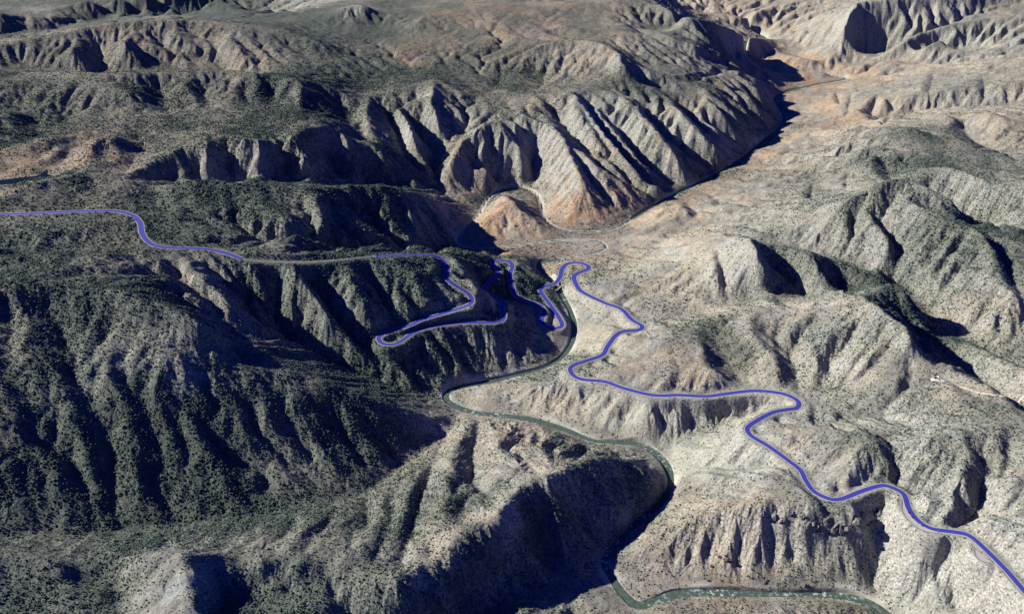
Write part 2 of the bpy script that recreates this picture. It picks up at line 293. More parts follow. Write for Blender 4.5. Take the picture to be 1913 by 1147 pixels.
    [(400, 1070, 232), (440, 1090, 192), (520, 1106, 168), (620, 1126, 168), (680, 1160, 150), (740, 1185, 138), (800, 1172, 118), (900, 1132, 82), (1000, 1105, 32), (1090, 1087, 8), (1140, 1080, 0)],
    [(700, 1290, 190), (850, 1215, 140), (1000, 1160, 80), (1100, 1147, 45), (1180, 1150, 12)],
    [(985, 968, 195), (1010, 1025, 78), (1050, 1080, 14)],
    [(1060, 905, 205), (1090, 960, 120), (1120, 1030, 10)], [(1110, 890, 175), (1160, 950, 85), (1185, 972, 6)], [(1150, 880, 155), (1215, 950, 4)],
    [(1080, 920, 165), (1140, 1000, 20)], [(1040, 940, 185), (1080, 1010, 60), (1110, 1055, 6)],
    [(1210, 885, 125), (1238, 925, 8)],
    # gullies and spurs of the dip slope
    [(856, 778, 4), (828, 825, 40), (800, 890, 95), (780, 945, 145), (755, 1040, 225), (748, 1085, 265)],
    [(890, 782, 14), (892, 820, 62), (882, 880, 118), (905, 915, 160), (940, 930, 215)],
    [(870, 782, 24), (845, 840, 88), (830, 910, 150), (810, 990, 220)],
    [(690, 918, 52), (690, 960, 118), (660, 1010, 190), (640, 1060, 250)], [(760, 870, 45), (730, 940, 140), (700, 1030, 225)],
    [(640, 935, 75), (600, 985, 175), (560, 1040, 265)], [(560, 960, 92), (520, 1000, 180), (480, 1035, 265)], [(250, 1000, 150), (200, 1030, 255)], [(120, 1005, 175), (60, 1032, 265)],
    [(940, 800, 70), (920, 850, 130), (940, 890, 200)], [(960, 830, 110), (1020, 850, 170), (1010, 890, 215)], [(1000, 800, 55), (1050, 830, 95), (1080, 850, 150)],
    
    [(1270, 1122, 6), (1330, 1125, 25), (1450, 1140, 60), (1600, 1170, 110)],
]

# ------------------------------------------------------------------ membrane solve for the large forms
GX0, GX1, GY0, GY1, GS = -7600.0, 7600.0, 1350.0, 15500.0, 20.0
NX, NY = int((GX1 - GX0) / GS) + 1, int((GY1 - GY0) / GS) + 1
river = smooth_line(pts(RIVER), 6.0)
river[:, 2] = 0
hwy = smooth_line(pts(HWY_A + HWY_H[1:-1] + HWY_B), 6.0)
land = [smooth_line(pts([(u, v, h * rim_scale(u, v)) for u, v, h in l]), 8.0) for l in LAND]
NATURAL = land + [river]


def rasterize(lines, s):
    nx, ny = int((GX1 - GX0) / s) + 1, int((GY1 - GY0) / s) + 1
    acc, cnt = np.zeros((ny, nx)), np.zeros((ny, nx))
    for L, w in lines:
        i = np.round((L[:, 0] - GX0) / s).astype(int)
        j = np.round((L[:, 1] - GY0) / s).astype(int)
        k = (i >= 0) & (i < nx) & (j >= 0) & (j < ny)
        np.add.at(acc, (j[k], i[k]), L[k, 2] * w)
        np.add.at(cnt, (j[k], i[k]), w)
    m = cnt > 0
    acc[m] /= cnt[m]
    return acc, m


def upsample(a, ny, nx):
    y, x = np.linspace(0, a.shape[0] - 1, ny), np.linspace(0, a.shape[1] - 1, nx)
    return bilin(a, x[None, :].repeat(ny, 0), y[:, None].repeat(nx, 1))


def bilin(a, fx, fy):
    fx = np.clip(fx, 0, a.shape[1] - 1.001)
    fy = np.clip(fy, 0, a.shape[0] - 1.001)
    i, j = fx.astype(int), fy.astype(int)
    x, y = fx - i, fy - j
    return (a[j, i] * (1 - x) + a[j, i + 1] * x) * (1 - y) + (a[j + 1, i] * (1 - x) + a[j + 1, i + 1] * x) * y


def bicub(a, fx, fy):
    fx = np.clip(fx, 1, a.shape[1] - 3.001)
    fy = np.clip(fy, 1, a.shape[0] - 3.001)
    i, j = fx.astype(int), fy.astype(int)
    x, y = fx - i, fy - j

    def w(t):
        return [(1 - t) ** 3 / 6, (3 * t ** 3 - 6 * t ** 2 + 4) / 6, (-3 * t ** 3 + 3 * t ** 2 + 3 * t + 1) / 6, t ** 3 / 6]
    wx, wy = w(x), w(y)
    r = 0
    for q in range(4):
        r = r + wy[q] * sum(wx[p] * a[j + q - 1, i + p - 1] for p in range(4))
    return r


def solve():
    lines = [(L, 1.0) for L in land] + [(river, 6.0), (hwy, 3.0)]
    cur = None
    for f in (32, 16, 8, 4, 2, 1):
        s = GS * f
        c, m = rasterize(lines, s)
        if cur is None:
            cur = np.full(c.shape, 350.0)
        else:
            cur = upsample(cur, *c.shape)
        cur[m] = c[m]
        nm = ~m
        n = {32: 600, 16: 300, 8: 200, 4: 140, 2: 100, 1: 70}[f]
        for it in range(n):
            p = np.pad(cur, 1, mode='edge')
            av = .25 * (p[:-2, 1:-1] + p[2:, 1:-1] + p[1:-1, :-2] + p[1:-1, 2:])
            cur = np.where(nm, cur + 1.0 * (av - cur), cur)
    return cur


def blur(a, n):
    for _ in range(n):
        p = np.pad(a, 1, mode='edge')
        a = .25 * p[1:-1, 1:-1] + .125 * (p[:-2, 1:-1] + p[2:, 1:-1] + p[1:-1, :-2] + p[1:-1, 2:]) \
            + .0625 * (p[:-2, :-2] + p[:-2, 2:] + p[2:, :-2] + p[2:, 2:])
    return a


def relief_gain(u, v):
    """how much stronger the hills stand out from their surroundings"""
    if 1280 < u < 1670 and 430 < v < 590:
        k = .15
    elif u > 1080:
        k = .75 if v > 430 else .45
        if v < 160 or (u < 1460 and v < 380):
            k = .15
        if v > 860:
            k = .3
    elif v < 270 and u < 720:
        k = .45
    else:
        k = .15
    return k


BASE = solve()
c80 = blur(BASE[::4, ::4].copy(), 16)
c40 = blur(BASE[::4, ::4].copy(), 5)


def boost(line):
    out = []
    for u, v, h in line:
        h *= rim_scale(u, v)
        x, y, _ = at(u, v, h)
        rib = (850 < u < 1460 and v < 345) or (640 < u < 860 and 180 < v < 370) or (u < 700 and 680 < v < 990)
        m = float(bilin(c40 if rib else c80, np.array([(x - GX0) / 80]), np.array([(y - GY0) / 80]))[0])
        out.append((u, v, max(2.0, h + (.3 if rib else relief_gain(u, v)) * (h - m) * min(1.0, h / 40))))
    return out


land = [smooth_line(pts(boost(l)), 8.0) for l in LAND]
BASE = solve()
BASE = blur(BASE, 1)
SM = blur(BASE, 12)
GRX, GRY = np.gradient(SM, GS, axis=1), np.gradient(SM, GS, axis=0)


def dist_field(L, reach):
    """distance to a line and its height there, on the coarse grid (only within `reach`)"""
    D = np.full((NY, NX), 1e9)
    H = np.zeros((NY, NX))
    r = int(reach / GS) + 1
    for p in L[::2]:
        i, j = int(round((p[0] - GX0) / GS)), int(round((p[1] - GY0) / GS))
        if i < -r or j < -r or i > NX + r or j > NY + r:
            continue
        a0, a1, b0, b1 = max(0, j - r), min(NY, j + r + 1), max(0, i - r), min(NX, i + r + 1)
        if a0 >= a1 or b0 >= b1:
            continue
        yy = GY0 + np.arange(a0, a1)[:, None] * GS - p[1]
        xx = GX0 + np.arange(b0, b1)[None, :] * GS - p[0]
        d = np.hypot(xx, yy)
        sub = D[a0:a1, b0:b1]
        k = d < sub
        sub[k] = d[k]
        H[a0:a1, b0:b1][k] = p[2]
    return D, H



# smaller gullies (negative) and spurs (positive): metres, width, then the line as seen
STROKES = [
    (-40, 85, [(40, 92), (42, 115), (55, 125)]), (-45, 90, [(140, 97), (165, 112), (190, 130)]), (-50, 80, [(180, 85), (184, 105), (188, 120), (197, 132)]),
    (-45, 80, [(250, 80), (270, 97), (310, 112), (340, 123)]), (-50, 75, [(283, 66), (320, 80), (345, 97), (368, 108), (376, 124)]), (-60, 85, [(350, 55), (385, 70), (400, 90), (408, 112), (428, 132)]),
    (-40, 90, [(540, 70), (565, 95), (590, 115)]), (-35, 110, [(0, 128), (60, 128), (130, 132), (200, 133), (300, 131), (380, 129), (430, 134), (500, 140)]),
    (35, 90, [(160, 88), (172, 105)]), (35, 80, [(225, 75), (235, 100), (255, 122)]), (35, 80, [(310, 62), (345, 82), (372, 100)]), (30, 80, [(375, 52), (410, 75), (425, 100)]), (30, 90, [(90, 85), (120, 110), (130, 120)]),
    (25, 90, [(0, 150), (60, 137), (150, 141), (290, 143), (430, 138), (500, 148), (570, 147), (630, 165)]),
    (-40, 60, [(292, 150), (302, 168), (306, 190), (312, 208)]), (-34, 55, [(375, 158), (386, 180), (394, 199)]), (-30, 55, [(452, 153), (456, 172), (458, 195)]), (-34, 55, [(497, 150), (509, 170), (512, 192)]), (-40, 65, [(575, 150), (605, 168), (635, 188)]),
    (-35, 70, [(20, 190), (45, 200), (70, 225), (74, 255)]), (-32, 60, [(155, 192), (130, 206), (100, 225), (76, 233)]), (-35, 55, [(62, 302), (78, 285), (104, 266)]), (-38, 55, [(95, 315), (118, 295), (136, 268)]), (-28, 50, [(190, 285), (210, 298), (245, 306)]),
    (22, 60, [(100, 292), (120, 275)]), (28, 70, [(150, 300), (180, 270), (230, 262)]), (-30, 60, [(330, 165), (340, 190), (345, 205)]), (-30, 60, [(530, 155), (545, 175), (552, 195)]),
    (-30, 40, [(308, 300), (320, 325), (338, 344)]), (-22, 34, [(360, 288), (370, 312), (380, 340)]), (-35, 45, [(402, 288), (424, 315), (445, 345)]), (-35, 45, [(505, 275), (525, 300), (550, 334)]), (-30, 40, [(595, 252), (615, 285), (628, 325)]),
    (16, 40, [(385, 280), (392, 310)]), (18, 45, [(478, 272), (484, 305)]), (18, 50, [(566, 262), (575, 300)]),
    (-60, 50, [(640, 205), (662, 240), (692, 272)]), (-40, 40, [(713, 195), (740, 235), (757, 278), (772, 300)]), (-42, 40, [(755, 207), (785, 243), (818, 288)]), (-26, 45, [(868, 190), (870, 238), (855, 262), (824, 288)]), (-55, 45, [(640, 275), (668, 300), (684, 340)]), (-40, 40, [(735, 298), (790, 335), (830, 362)]),
    (40, 40, [(692, 185), (686, 240), (700, 262)]), (40, 38, [(736, 210), (757, 228), (775, 265), (795, 300)]), (35, 45, [(815, 152), (807, 205), (833, 265)]), (30, 40, [(660, 250), (705, 290), (730, 335)]),
    (-22, 60, [(828, 155), (858, 182), (868, 200)]),
    (-48, 42, [(1024, 188), (1072, 251), (1118, 296), (1156, 321), (1229, 370)]), (-48, 38, [(1076, 176), (1104, 223), (1156, 286), (1188, 335), (1225, 358)]), (-50, 42, [(1142, 216), (1198, 286), (1240, 324), (1280, 352)]), (-40, 38, [(1200, 200), (1260, 262), (1335, 320)]), (-40, 38, [(1270, 190), (1330, 250), (1390, 290)]), (-38, 38, [(1340, 180), (1400, 225), (1440, 243)]), (-30, 32, [(1310, 215), (1345, 240), (1400, 272)]), (-35, 36, [(1395, 150), (1425, 180), (1448, 200)]), (-28, 34, [(1170, 195), (1210, 250), (1255, 295), (1300, 330)]),
    (38, 34, [(1055, 200), (1095, 255), (1145, 305), (1205, 345)]), (38, 32, [(1110, 205), (1150, 262), (1205, 325), (1240, 350)]), (36, 34, [(1172, 205), (1225, 268), (1280, 325)]), (34, 34, [(1240, 195), (1300, 258), (1355, 305)]), (32, 34, [(1310, 190), (1370, 245), (1410, 268)]), (30, 34, [(1370, 170), (1420, 215), (1448, 228)]),
    (-36, 30, [(868, 283), (890, 315), (922, 342)]), (-24, 24, [(905, 282), (918, 310), (928, 338)]), (-30, 26, [(993, 268), (996, 310), (998, 345)]), (-24, 24, [(955, 285), (964, 315), (968, 340)]), (-40, 36, [(1058, 265), (1108, 330), (1150, 388)]), (22, 24, [(940, 280), (946, 335)]), (22, 24, [(978, 280), (982, 340)]), (26, 30, [(1025, 290), (1050, 345), (1080, 400)]), (12, 34, [(860, 275), (845, 305), (850, 335)]),
    (-60, 60, [(1160, 112), (1195, 138), (1260, 165), (1320, 170)]), (-45, 60, [(1005, 42), (1040, 60), (1095, 72)]), (-60, 60, [(1160, 35), (1200, 55), (1250, 78), (1290, 85)]), (-30, 55, [(940, 130), (928, 155), (912, 172)]), (-30, 50, [(1010, 130), (1015, 150), (1000, 165)]), (-26, 50, [(960, 55), (985, 65), (1040, 75)]), (45, 70, [(985, 100), (1040, 86), (1090, 84), (1150, 100)]), (40, 60, [(1010, 58), (1045, 54), (1090, 62)]), (-40, 55, [(1180, 140), (1240, 150), (1300, 145), (1350, 130)]), (-40, 50, [(1290, 45), (1340, 62), (1400, 75)]),
    (-40, 50, [(1640, 225), (1662, 216)]), (-35, 45, [(1618, 288), (1655, 300), (1673, 337)]), (-45, 55, [(1795, 215), (1810, 240), (1875, 280)]), (-22, 35, [(1747, 130), (1735, 180)]), (-22, 35, [(1836, 140), (1840, 180)]), (-26, 24, [(1563, 170), (1572, 195)]), (-24, 24, [(1592, 172), (1585, 205)]), (-26, 26, [(1640, 178), (1628, 212)]), (-24, 24, [(1655, 183), (1674, 203)]), (30, 45, [(1620, 232), (1700, 222), (1790, 222)]), (35, 50, [(1560, 258), (1640, 250), (1720, 248)]), (35, 55, [(1600, 292), (1640, 284)]), (-25, 40, [(1500, 250), (1560, 252), (1620, 240)]),
    (-9, 14, [(1330, 372), (1430, 350), (1530, 325)]), (-9, 14, [(1350, 395), (1460, 372), (1545, 345)]), (-9, 14, [(1375, 335), (1440, 330), (1500, 318)]), (-9, 14, [(1400, 318), (1480, 300), (1540, 290)]), (-20, 22, [(1520, 338), (1514, 372)]), (-20, 22, [(1586, 318), (1580, 352)]), (-10, 16, [(1320, 400), (1400, 392), (1480, 385)]), (24, 34, [(1225, 388), (1255, 380), (1278, 382)]), (-26, 26, [(1286, 380), (1302, 394), (1299, 410)]), (18, 26, [(1170, 445), (1230, 420), (1280, 425)]), (14, 40, [(936, 364), (960, 385), (1000, 408)]), (-17, 20, [(880, 448), (893, 405), (912, 375), (935, 357), (962, 350), (990, 356), (1008, 375), (1014, 395), (1026, 418)]),
    (28, 40, [(1388, 447), (1415, 490), (1440, 538)]), (-40, 42, [(1425, 456), (1470, 500), (1514, 552)]), (24, 36, [(1479, 463), (1530, 512), (1582, 548)]), (-30, 36, [(1538, 482), (1570, 510), (1592, 546)]), (-20, 26, [(1330, 455), (1350, 490), (1365, 530)]), (-34, 40, [(1440, 545), (1480, 562), (1530, 568)]),
    (-30, 32, [(1592, 386), (1596, 420), (1580, 470)]), (38, 55, [(1570, 383), (1620, 363), (1690, 345), (1750, 374), (1795, 404)]), (-38, 50, [(1705, 378), (1765, 408), (1815, 432)]), (36, 50, [(1690, 385), (1750, 408), (1830, 445), (1868, 500)]), (-36, 45, [(1845, 430), (1882, 490), (1908, 556)]), (-24, 40, [(1650, 400), (1700, 470), (1740, 520)]), (24, 40, [(1610, 385), (1650, 460), (1680, 510)]), (-24, 35, [(1750, 470), (1710, 505)]), (26, 45, [(1770, 500), (1830, 520), (1890, 570)]),
    (-34, 26, [(1325, 614), (1350, 655), (1388, 718)]), (-20, 18, [(1350, 625), (1372, 660), (1384, 700)]), (-18, 18, [(1404, 640), (1396, 690), (1400, 722)]), (-34, 24, [(1477, 648), (1487, 690), (1490, 736)]), (-20, 18, [(1510, 660), (1504, 700), (1510, 735)]), (-24, 20, [(1541, 645), (1552, 690), (1545, 712), (1512, 738)]), (-20, 20, [(1250, 640), (1268, 690), (1275, 728)]), (20, 24, [(1440, 620), (1450, 680), (1462, 720)]), (20, 22, [(1365, 605), (1420, 650), (1430, 715)]), (18, 22, [(1300, 620), (1325, 680), (1345, 722)]), (18, 18, [(1520, 650), (1530, 700)]),
    (36, 45, [(1600, 562), (1653, 607), (1698, 635), (1682, 677)]), (-48, 46, [(1668, 565), (1712, 602), (1734, 655)]), (36, 32, [(1742, 631), (1810, 648), (1866, 676), (1930, 695)]), (-28, 32, [(1755, 650), (1830, 684), (1900, 720)]), (38, 32, [(1737, 665), (1786, 690), (1845, 735), (1890, 748)]), (-24, 32, [(1738, 695), (1785, 718), (1835, 752)]), (-30, 30, [(1690, 650), (1700, 690), (1700, 730)]), (-16, 22, [(1600, 650), (1590, 700)]), (-14, 20, [(1640, 660), (1620, 720)]),
    (-36, 20, [(1655, 808), (1668, 850), (1684, 892)]), (-34, 24, [(1745, 918), (1768, 955), (1800, 985)]), (-36, 26, [(1815, 865), (1842, 920), (1805, 975)]), (-20, 22, [(1790, 840), (1772, 900), (1755, 928)]), (24, 28, [(1770, 880), (1800, 930)]), (22, 28, [(1700, 830), (1720, 890)]), (24, 30, [(1860, 870), (1870, 940)]), (-26, 28, [(1900, 830), (1870, 900)]), (-22, 24, [(1610, 850), (1625, 890)]), (-20, 22, [(1580, 800), (1595, 850)]), (-13, 11, [(1500, 760), (1545, 778), (1600, 782), (1650, 772)]), (-12, 12, [(1230, 858), (1300, 815), (1380, 790)]), (-16, 18, [(1740, 780), (1800, 800), (1830, 830)]),
    (-28, 17, [(1480, 985), (1490, 1040), (1512, 1092)]), (-13, 15, [(1385, 1000), (1372, 1060), (1366, 1100)]), (-16, 16, [(1440, 990), (1440, 1050), (1430, 1100)]), (-16, 16, [(1560, 1005), (1575, 1050), (1570, 1100)]), (-24, 18, [(1612, 1000), (1622, 1060), (1636, 1118)]), (12, 16, [(1410, 990), (1405, 1090)]), (12, 16, [(1535, 1000), (1545, 1090)]), (-12, 14, [(1330, 1000), (1320, 1060), (1315, 1100)]), (-28, 26, [(1640, 1000), (1660, 1060), (1670, 1130)]), (-24, 22, [(1760, 1010), (1755, 1060), (1740, 1110)]), (22, 26, [(1700, 1000), (1700, 1080)]), (-22, 22, [(1840, 1060), (1830, 1110), (1800, 1147)]),
    (-20, 20, [(1213, 748), (1236, 790), (1252, 832)]), (-22, 20, [(1287, 745), (1280, 790), (1264, 828)]), (-12, 14, [(1160, 735), (1164, 780), (1170, 812)]), (-12, 16, [(1060, 715), (1085, 760), (1090, 800)]),
    (-34, 26, [(856, 778), (828, 822), (800, 885), (780, 942), (762, 1000), (752, 1040), (748, 1085)]), (-34, 22, [(890, 785), (887, 815), (884, 850), (886, 885), (905, 912), (935, 930)]), (-20, 22, [(900, 868), (940, 890), (978, 905)]), (-28, 22, [(692, 918), (684, 960), (690, 990)]), (-32, 24, [(757, 868), (735, 925), (716, 1000), (690, 1070)]), (-24, 22, [(640, 942), (600, 990), (560, 1040)]), (-20, 20, [(560, 958), (520, 1005), (480, 1035)]),  (22, 22, [(875, 790), (845, 850), (830, 930), (812, 1010)]), (20, 22, [(790, 870), (765, 930), (745, 1000)]), (20, 22, [(720, 910), (705, 960), (670, 1050)]), (18, 20, [(600, 965), (560, 1010), (530, 1045)]), (18, 22, [(920, 800), (950, 860)]), (-22, 24, [(800, 990), (800, 1060), (775, 1100)]),
    (-30, 20, [(1060, 905), (1085, 960), (1120, 1028)]), (-24, 18, [(1120, 885), (1165, 945), (1186, 966)]), (-18, 16, [(1170, 890), (1205, 940), (1222, 950)]), (20, 18, [(1095, 900), (1130, 960), (1155, 1000)]), (18, 16, [(1145, 890), (1188, 950)]), (-18, 16, [(1085, 905), (1120, 960), (1145, 1005)]), (-26, 24, [(985, 940), (1005, 1000), (1045, 1070)]),
    (-38, 26, [(30, 775), (75, 815), (130, 850), (152, 890), (215, 945), (232, 965)]), (-26, 24, [(75, 755), (100, 790), (148, 822)]), (-24, 24, [(175, 775), (200, 830), (206, 885), (240, 950)]), (-40, 26, [(372, 785), (400, 825), (440, 850), (490, 882), (502, 925)]), (-26, 24, [(280, 855), (300, 915), (332, 965)]), (-34, 26, [(455, 755), (482, 800), (530, 850), (562, 872), (592, 905)]), (-24, 24, [(530, 765), (565, 830), (620, 900)]), (-22, 22, [(310, 750), (335, 800), (360, 850)]), (-24, 24, [(620, 765), (660, 830), (690, 880)]),
    (26, 24, [(490, 755), (496, 800), (480, 832)]), (22, 24, [(350, 770), (372, 820), (410, 880), (430, 950)]), (22, 24, [(160, 840), (172, 900), (200, 940)]), (22, 24, [(230, 780), (250, 850), (270, 930)]), (22, 24, [(100, 770), (140, 815), (190, 860)]), (22, 26, [(560, 775), (600, 840), (640, 900)]),
    (-42, 34, [(118, 668), (140, 700), (188, 742)]), (-50, 36, [(418, 628), (440, 652), (475, 675)]), (26, 32, [(376, 482), (350, 518), (394, 545), (425, 580), (420, 612)]), (-44, 38, [(448, 540), (480, 590), (560, 628)]), (24, 26, [(540, 496), (546, 580), (572, 630)]), (-40, 30, [(570, 500), (600, 540), (640, 600), (690, 650)]), (22, 26, [(600, 500), (645, 560), (690, 620)]), (-24, 26, [(690, 500), (720, 560), (740, 590)]), (-20, 20, [(780, 650), (820, 690), (850, 715)]), (-18, 18, [(735, 655), (770, 695), (800, 728)]), (-18, 16, [(860, 620), (890, 660), (905, 700)]), (-22, 30, [(270, 560), (310, 600), (330, 620)]), (-20, 28, [(200, 600), (190, 640)]),
    (10, 9, [(20, 1036), (60, 1016), (100, 1002)]), (10, 9, [(75, 1036), (110, 1014), (130, 1000)]), (11, 9, [(118, 1038), (165, 1004)]), (11, 9, [(172, 1038), (232, 1002)]), (12, 10, [(225, 1036), (290, 996)]),
    (26, 55, [(270, 470), (180, 495), (60, 527), (0, 546)]), (-26, 50, [(235, 445), (150, 458), (60, 466), (0, 472)]), (22, 50, [(0, 440), (100, 436), (200, 426)]), (34, 60, [(170, 546), (260, 560), (330, 590), (415, 645)]), (-26, 50, [(300, 525), (360, 566), (402, 600)]), (-32, 40, [(60, 558), (108, 600), (130, 655)]), (22, 40, [(25, 570), (55, 605), (50, 660)]),
    (30, 70, [(0, 374), (60, 352), (130, 338), (200, 332), (265, 345)]), (-32, 45, [(284, 352), (292, 376), (320, 392)]), (26, 70, [(305, 352), (400, 347), (520, 354)]), (-20, 45, [(350, 400), (430, 425), (520, 440)]), (20, 50, [(470, 372), (520, 410), (560, 440)]), (-22, 45, [(90, 395), (170, 380)]),
    (-30, 40, [(600, 375), (650, 430), (700, 460)]), (26, 40, [(590, 362), (600, 400), (605, 445)]), (22, 40, [(690, 356), (760, 400), (790, 440)]), (-30, 36, [(770, 370), (810, 400), (830, 430)]), (-22, 40, [(230, 455), (225, 470), (215, 480)]), (-18, 40, [(420, 400), (480, 430), (560, 450)]), (-20, 45, [(150, 360), (120, 385)]),
    (-28, 40, [(1690, 10), (1705, 45)]), (-28, 40, [(1740, 5), (1745, 40)]), (-28, 40, [(1790, 5), (1795, 30)]), (30, 60, [(1450, 70), (1520, 66), (1590, 58)]),
]


def sight(u, v):
    """where the sight line first meets the large forms"""
    a_, b_ = (u - CX) / F_PX, (v - CY) / F_PX
    t = np.linspace(2200, 15500, 2600)
    x, y, z = t * a_, t * (CP - b_ * SP), CAM_H - t * (SP + b_ * CP)
    g_ = bilin(BASE, (x - GX0) / GS, (y - GY0) / GS)
    k = np.nonzero((z <= g_) & (y > GY0))[0]
    i = k[0] if len(k) else -1
    return x[i], y[i], 0.0


FS = 10.0
FNX, FNY = int((GX1 - GX0) / FS) + 1, int((GY1 - GY0) / FS) + 1
STROKE = np.zeros((FNY, FNX))
for amp, wid, px in STROKES:
    if px[0][1] > 600:
        amp, wid = amp * .62, wid * 1.2
    elif px[0][1] < 140 and px[0][0] < 640:
        amp, wid = amp * .55, wid * 1.1
    elif amp < -70:
        amp *= .65
    elif px[0][0] > 1290:
        amp *= 1.45
    L = smooth_line(np.array([sight(*p) for p in px]), 8.0)
    n = len(L)
    tp = np.clip(np.minimum(np.arange(n) / (.25 * n + 1), (n - 1 - np.arange(n)) / (.12 * n + 1)), 0, 1)
    r = int(wid * 3 / FS) + 1
    i0, i1 = int((L[:, 0].min() - GX0) / FS) - r, int((L[:, 0].max() - GX0) / FS) + r + 1
    j0, j1 = int((L[:, 1].min() - GY0) / FS) - r, int((L[:, 1].max() - GY0) / FS) + r + 1
    i0, j0, i1, j1 = max(i0, 0), max(j0, 0), min(i1, FNX), min(j1, FNY)
    if i1 <= i0 or j1 <= j0:
        continue
    loc = np.zeros((j1 - j0, i1 - i0))
    for p, t_ in zip(L[::2], tp[::2]):
        a0, a1 = max(int((p[1] - GY0) / FS) - r, j0), min(int((p[1] - GY0) / FS) + r + 1, j1)
        b0, b1 = max(int((p[0] - GX0) / FS) - r, i0), min(int((p[0] - GX0) / FS) + r + 1, i1)
        if a1 <= a0 or b1 <= b0:
            continue
        d = np.hypot((GX0 + np.arange(b0, b1) * FS - p[0])[None, :], (GY0 + np.arange(a0, a1) * FS - p[1])[:, None])
        sub = loc[a0 - j0:a1 - j0, b0 - i0:b1 - i0]
        np.maximum(sub, t_ * np.exp(-(d / wid) ** 1.35), out=sub)
    STROKE[j0:j1, i0:i1] += amp * loc


def erode(H0, rounds=10, K=.12):
    """running water: steepest-descent drainage and incision, which grows branching gullies"""
    ny, nx = H0.shape
    yy, xx = np.mgrid[0:ny, 0:nx]
    xw, yw = GX0 + xx * GS, GY0 + yy * GS
    H = H0 + (vn(xw / 95, yw / 95, 201) - .5) * 16 + (vn(xw / 43, yw / 43, 203) - .5) * 9 + (vn(xw / 21, yw / 21, 205) - .5) * 4
    start = H.copy()
    idx = np.arange(ny * nx).reshape(ny, nx)
    for r_ in range(rounds):
        P_ = np.pad(H, 1, mode='edge')
        best = np.zeros_like(H)
        rec = idx.copy()
        for dj in (-1, 0, 1):
            for di in (-1, 0, 1):
                if not (dj or di):
                    continue
                nb = P_[1 + dj:1 + dj + ny, 1 + di:1 + di + nx]
                sl_ = (H - nb) / (1.4142 if dj and di else 1.0)
                tj, ti = np.clip(yy + dj, 0, ny - 1), np.clip(xx + di, 0, nx - 1)
                k = sl_ > best
                best = np.where(k, sl_, best)
                rec = np.where(k, tj * nx + ti, rec)
        order = np.argsort(-H, axis=None, kind='stable').tolist()
        rl = rec.ravel().tolist()
        A = [1.0] * (ny * nx)
        for c in order:
            q = rl[c]
            if q != c:
                A[q] += A[c]
        F_ = (K * np.minimum(np.array(A), 1500) ** .5).tolist()
        h = H.ravel().tolist()
        for c in reversed(order):
            q = rl[c]
            if q != c:
                f = F_[c]
                h[c] = (h[c] + f * h[q]) / (1 + f)
        H = np.array(h).reshape(ny, nx)
        lap = blur(H, 1)
        H = H + .22 * (lap - H)
    D = H - start
    low = blur(D[::2, ::2].copy(), 14)
    D = D - .92 * upsample(low, ny, nx)
    return np.clip(D, -48, 30)


def vn(x, y, seed):
    ix, iy = np.floor(x).astype(np.int64), np.floor(y).astype(np.int64)
    fx, fy = x - ix, y - iy
    fx, fy = fx * fx * (3 - 2 * fx), fy * fy * (3 - 2 * fy)

    def hs(a, c):
        h = (a * 374761393 + c * 668265263 + seed * 974711) & 0xffffffff
        h = ((h ^ (h >> 13)) * 1274126177) & 0xffffffff
        return ((h ^ (h >> 16)) & 0xffff) / 65535.0
    return (hs(ix, iy) * (1 - fx) + hs(ix + 1, iy) * fx) * (1 - fy) + (hs(ix, iy + 1) * (1 - fx) + hs(ix + 1, iy + 1) * fx) * fy


CARVE = erode(BASE + STROKE[::2, ::2][:NY, :NX])
print('eroded', round(time.time() - T0, 1), CARVE.min(), CARVE.max(), CARVE.std())
d0_, _ = dist_field(river, 200)
gx_, gy_ = np.meshgrid(GX0 + np.arange(NX) * GS, GY0 + np.arange(NY) * GS)
wood_ = np.clip((-250 - gx_) / 250, 0, 1) * np.clip((4000 - gy_) / 300, 0, 1)
BASE = BASE + CARVE * EROSION * (1 - .6 * wood_) * np.clip((d0_ - 25) / 110, 0, 1)
SM = blur(BASE + STROKE[::2, ::2][:NY, :NX], 5)
GRX, GRY = np.gradient(SM, GS, axis=1), np.gradient(SM, GS, axis=0)
riverW = river.copy()
def reach(p0, p1):
    i_, j_ = [np.hypot(river[:, 0] - at(*p, 0)[0], river[:, 1] - at(*p, 0)[1]).argmin() for p in (p0, p1)]
    return slice(min(i_, j_), max(i_, j_))
riverW[:, 2] = 11.5
riverW[reach((1045, 485), (1182, 409)), 2] = 3
riverW[reach((875, 464), (1022, 415)), 2] = 2
riverW[reach((1182, 409), (1350, 52)), 2] = 11
RD, RW = dist_field(riverW, 200)
print('solve', round(time.time() - T0, 1))


# ------------------------------------------------------------------ noise
def hash2(ix, iy, seed):
    h = (ix.astype(np.int64) * 374761393 + iy.astype(np.int64) * 668265263 + seed * 974711) & 0xffffffff
    h = ((h ^ (h >> 13)) * 1274126177) & 0xffffffff
    h = h ^ (h >> 16)
    return (h & 0xffff).astype(np.float32) / 65535.0, ((h >> 16) & 0xffff).astype(np.float32) / 65535.0


def vnoise(x, y, seed=0):
    ix, iy = np.floor(x), np.floor(y)
    fx, fy = x - ix, y - iy
    fx = fx * fx * (3 - 2 * fx)
    fy = fy * fy * (3 - 2 * fy)
    ix, iy = ix.astype(np.int64), iy.astype(np.int64)
    a = hash2(ix, iy, seed)[0]
    b = hash2(ix + 1, iy, seed)[0]
    c = hash2(ix, iy + 1, seed)[0]
    d = hash2(ix + 1, iy + 1, seed)[0]
    return (a * (1 - fx) + b * fx) * (1 - fy) + (c * (1 - fx) + d * fx) * fy


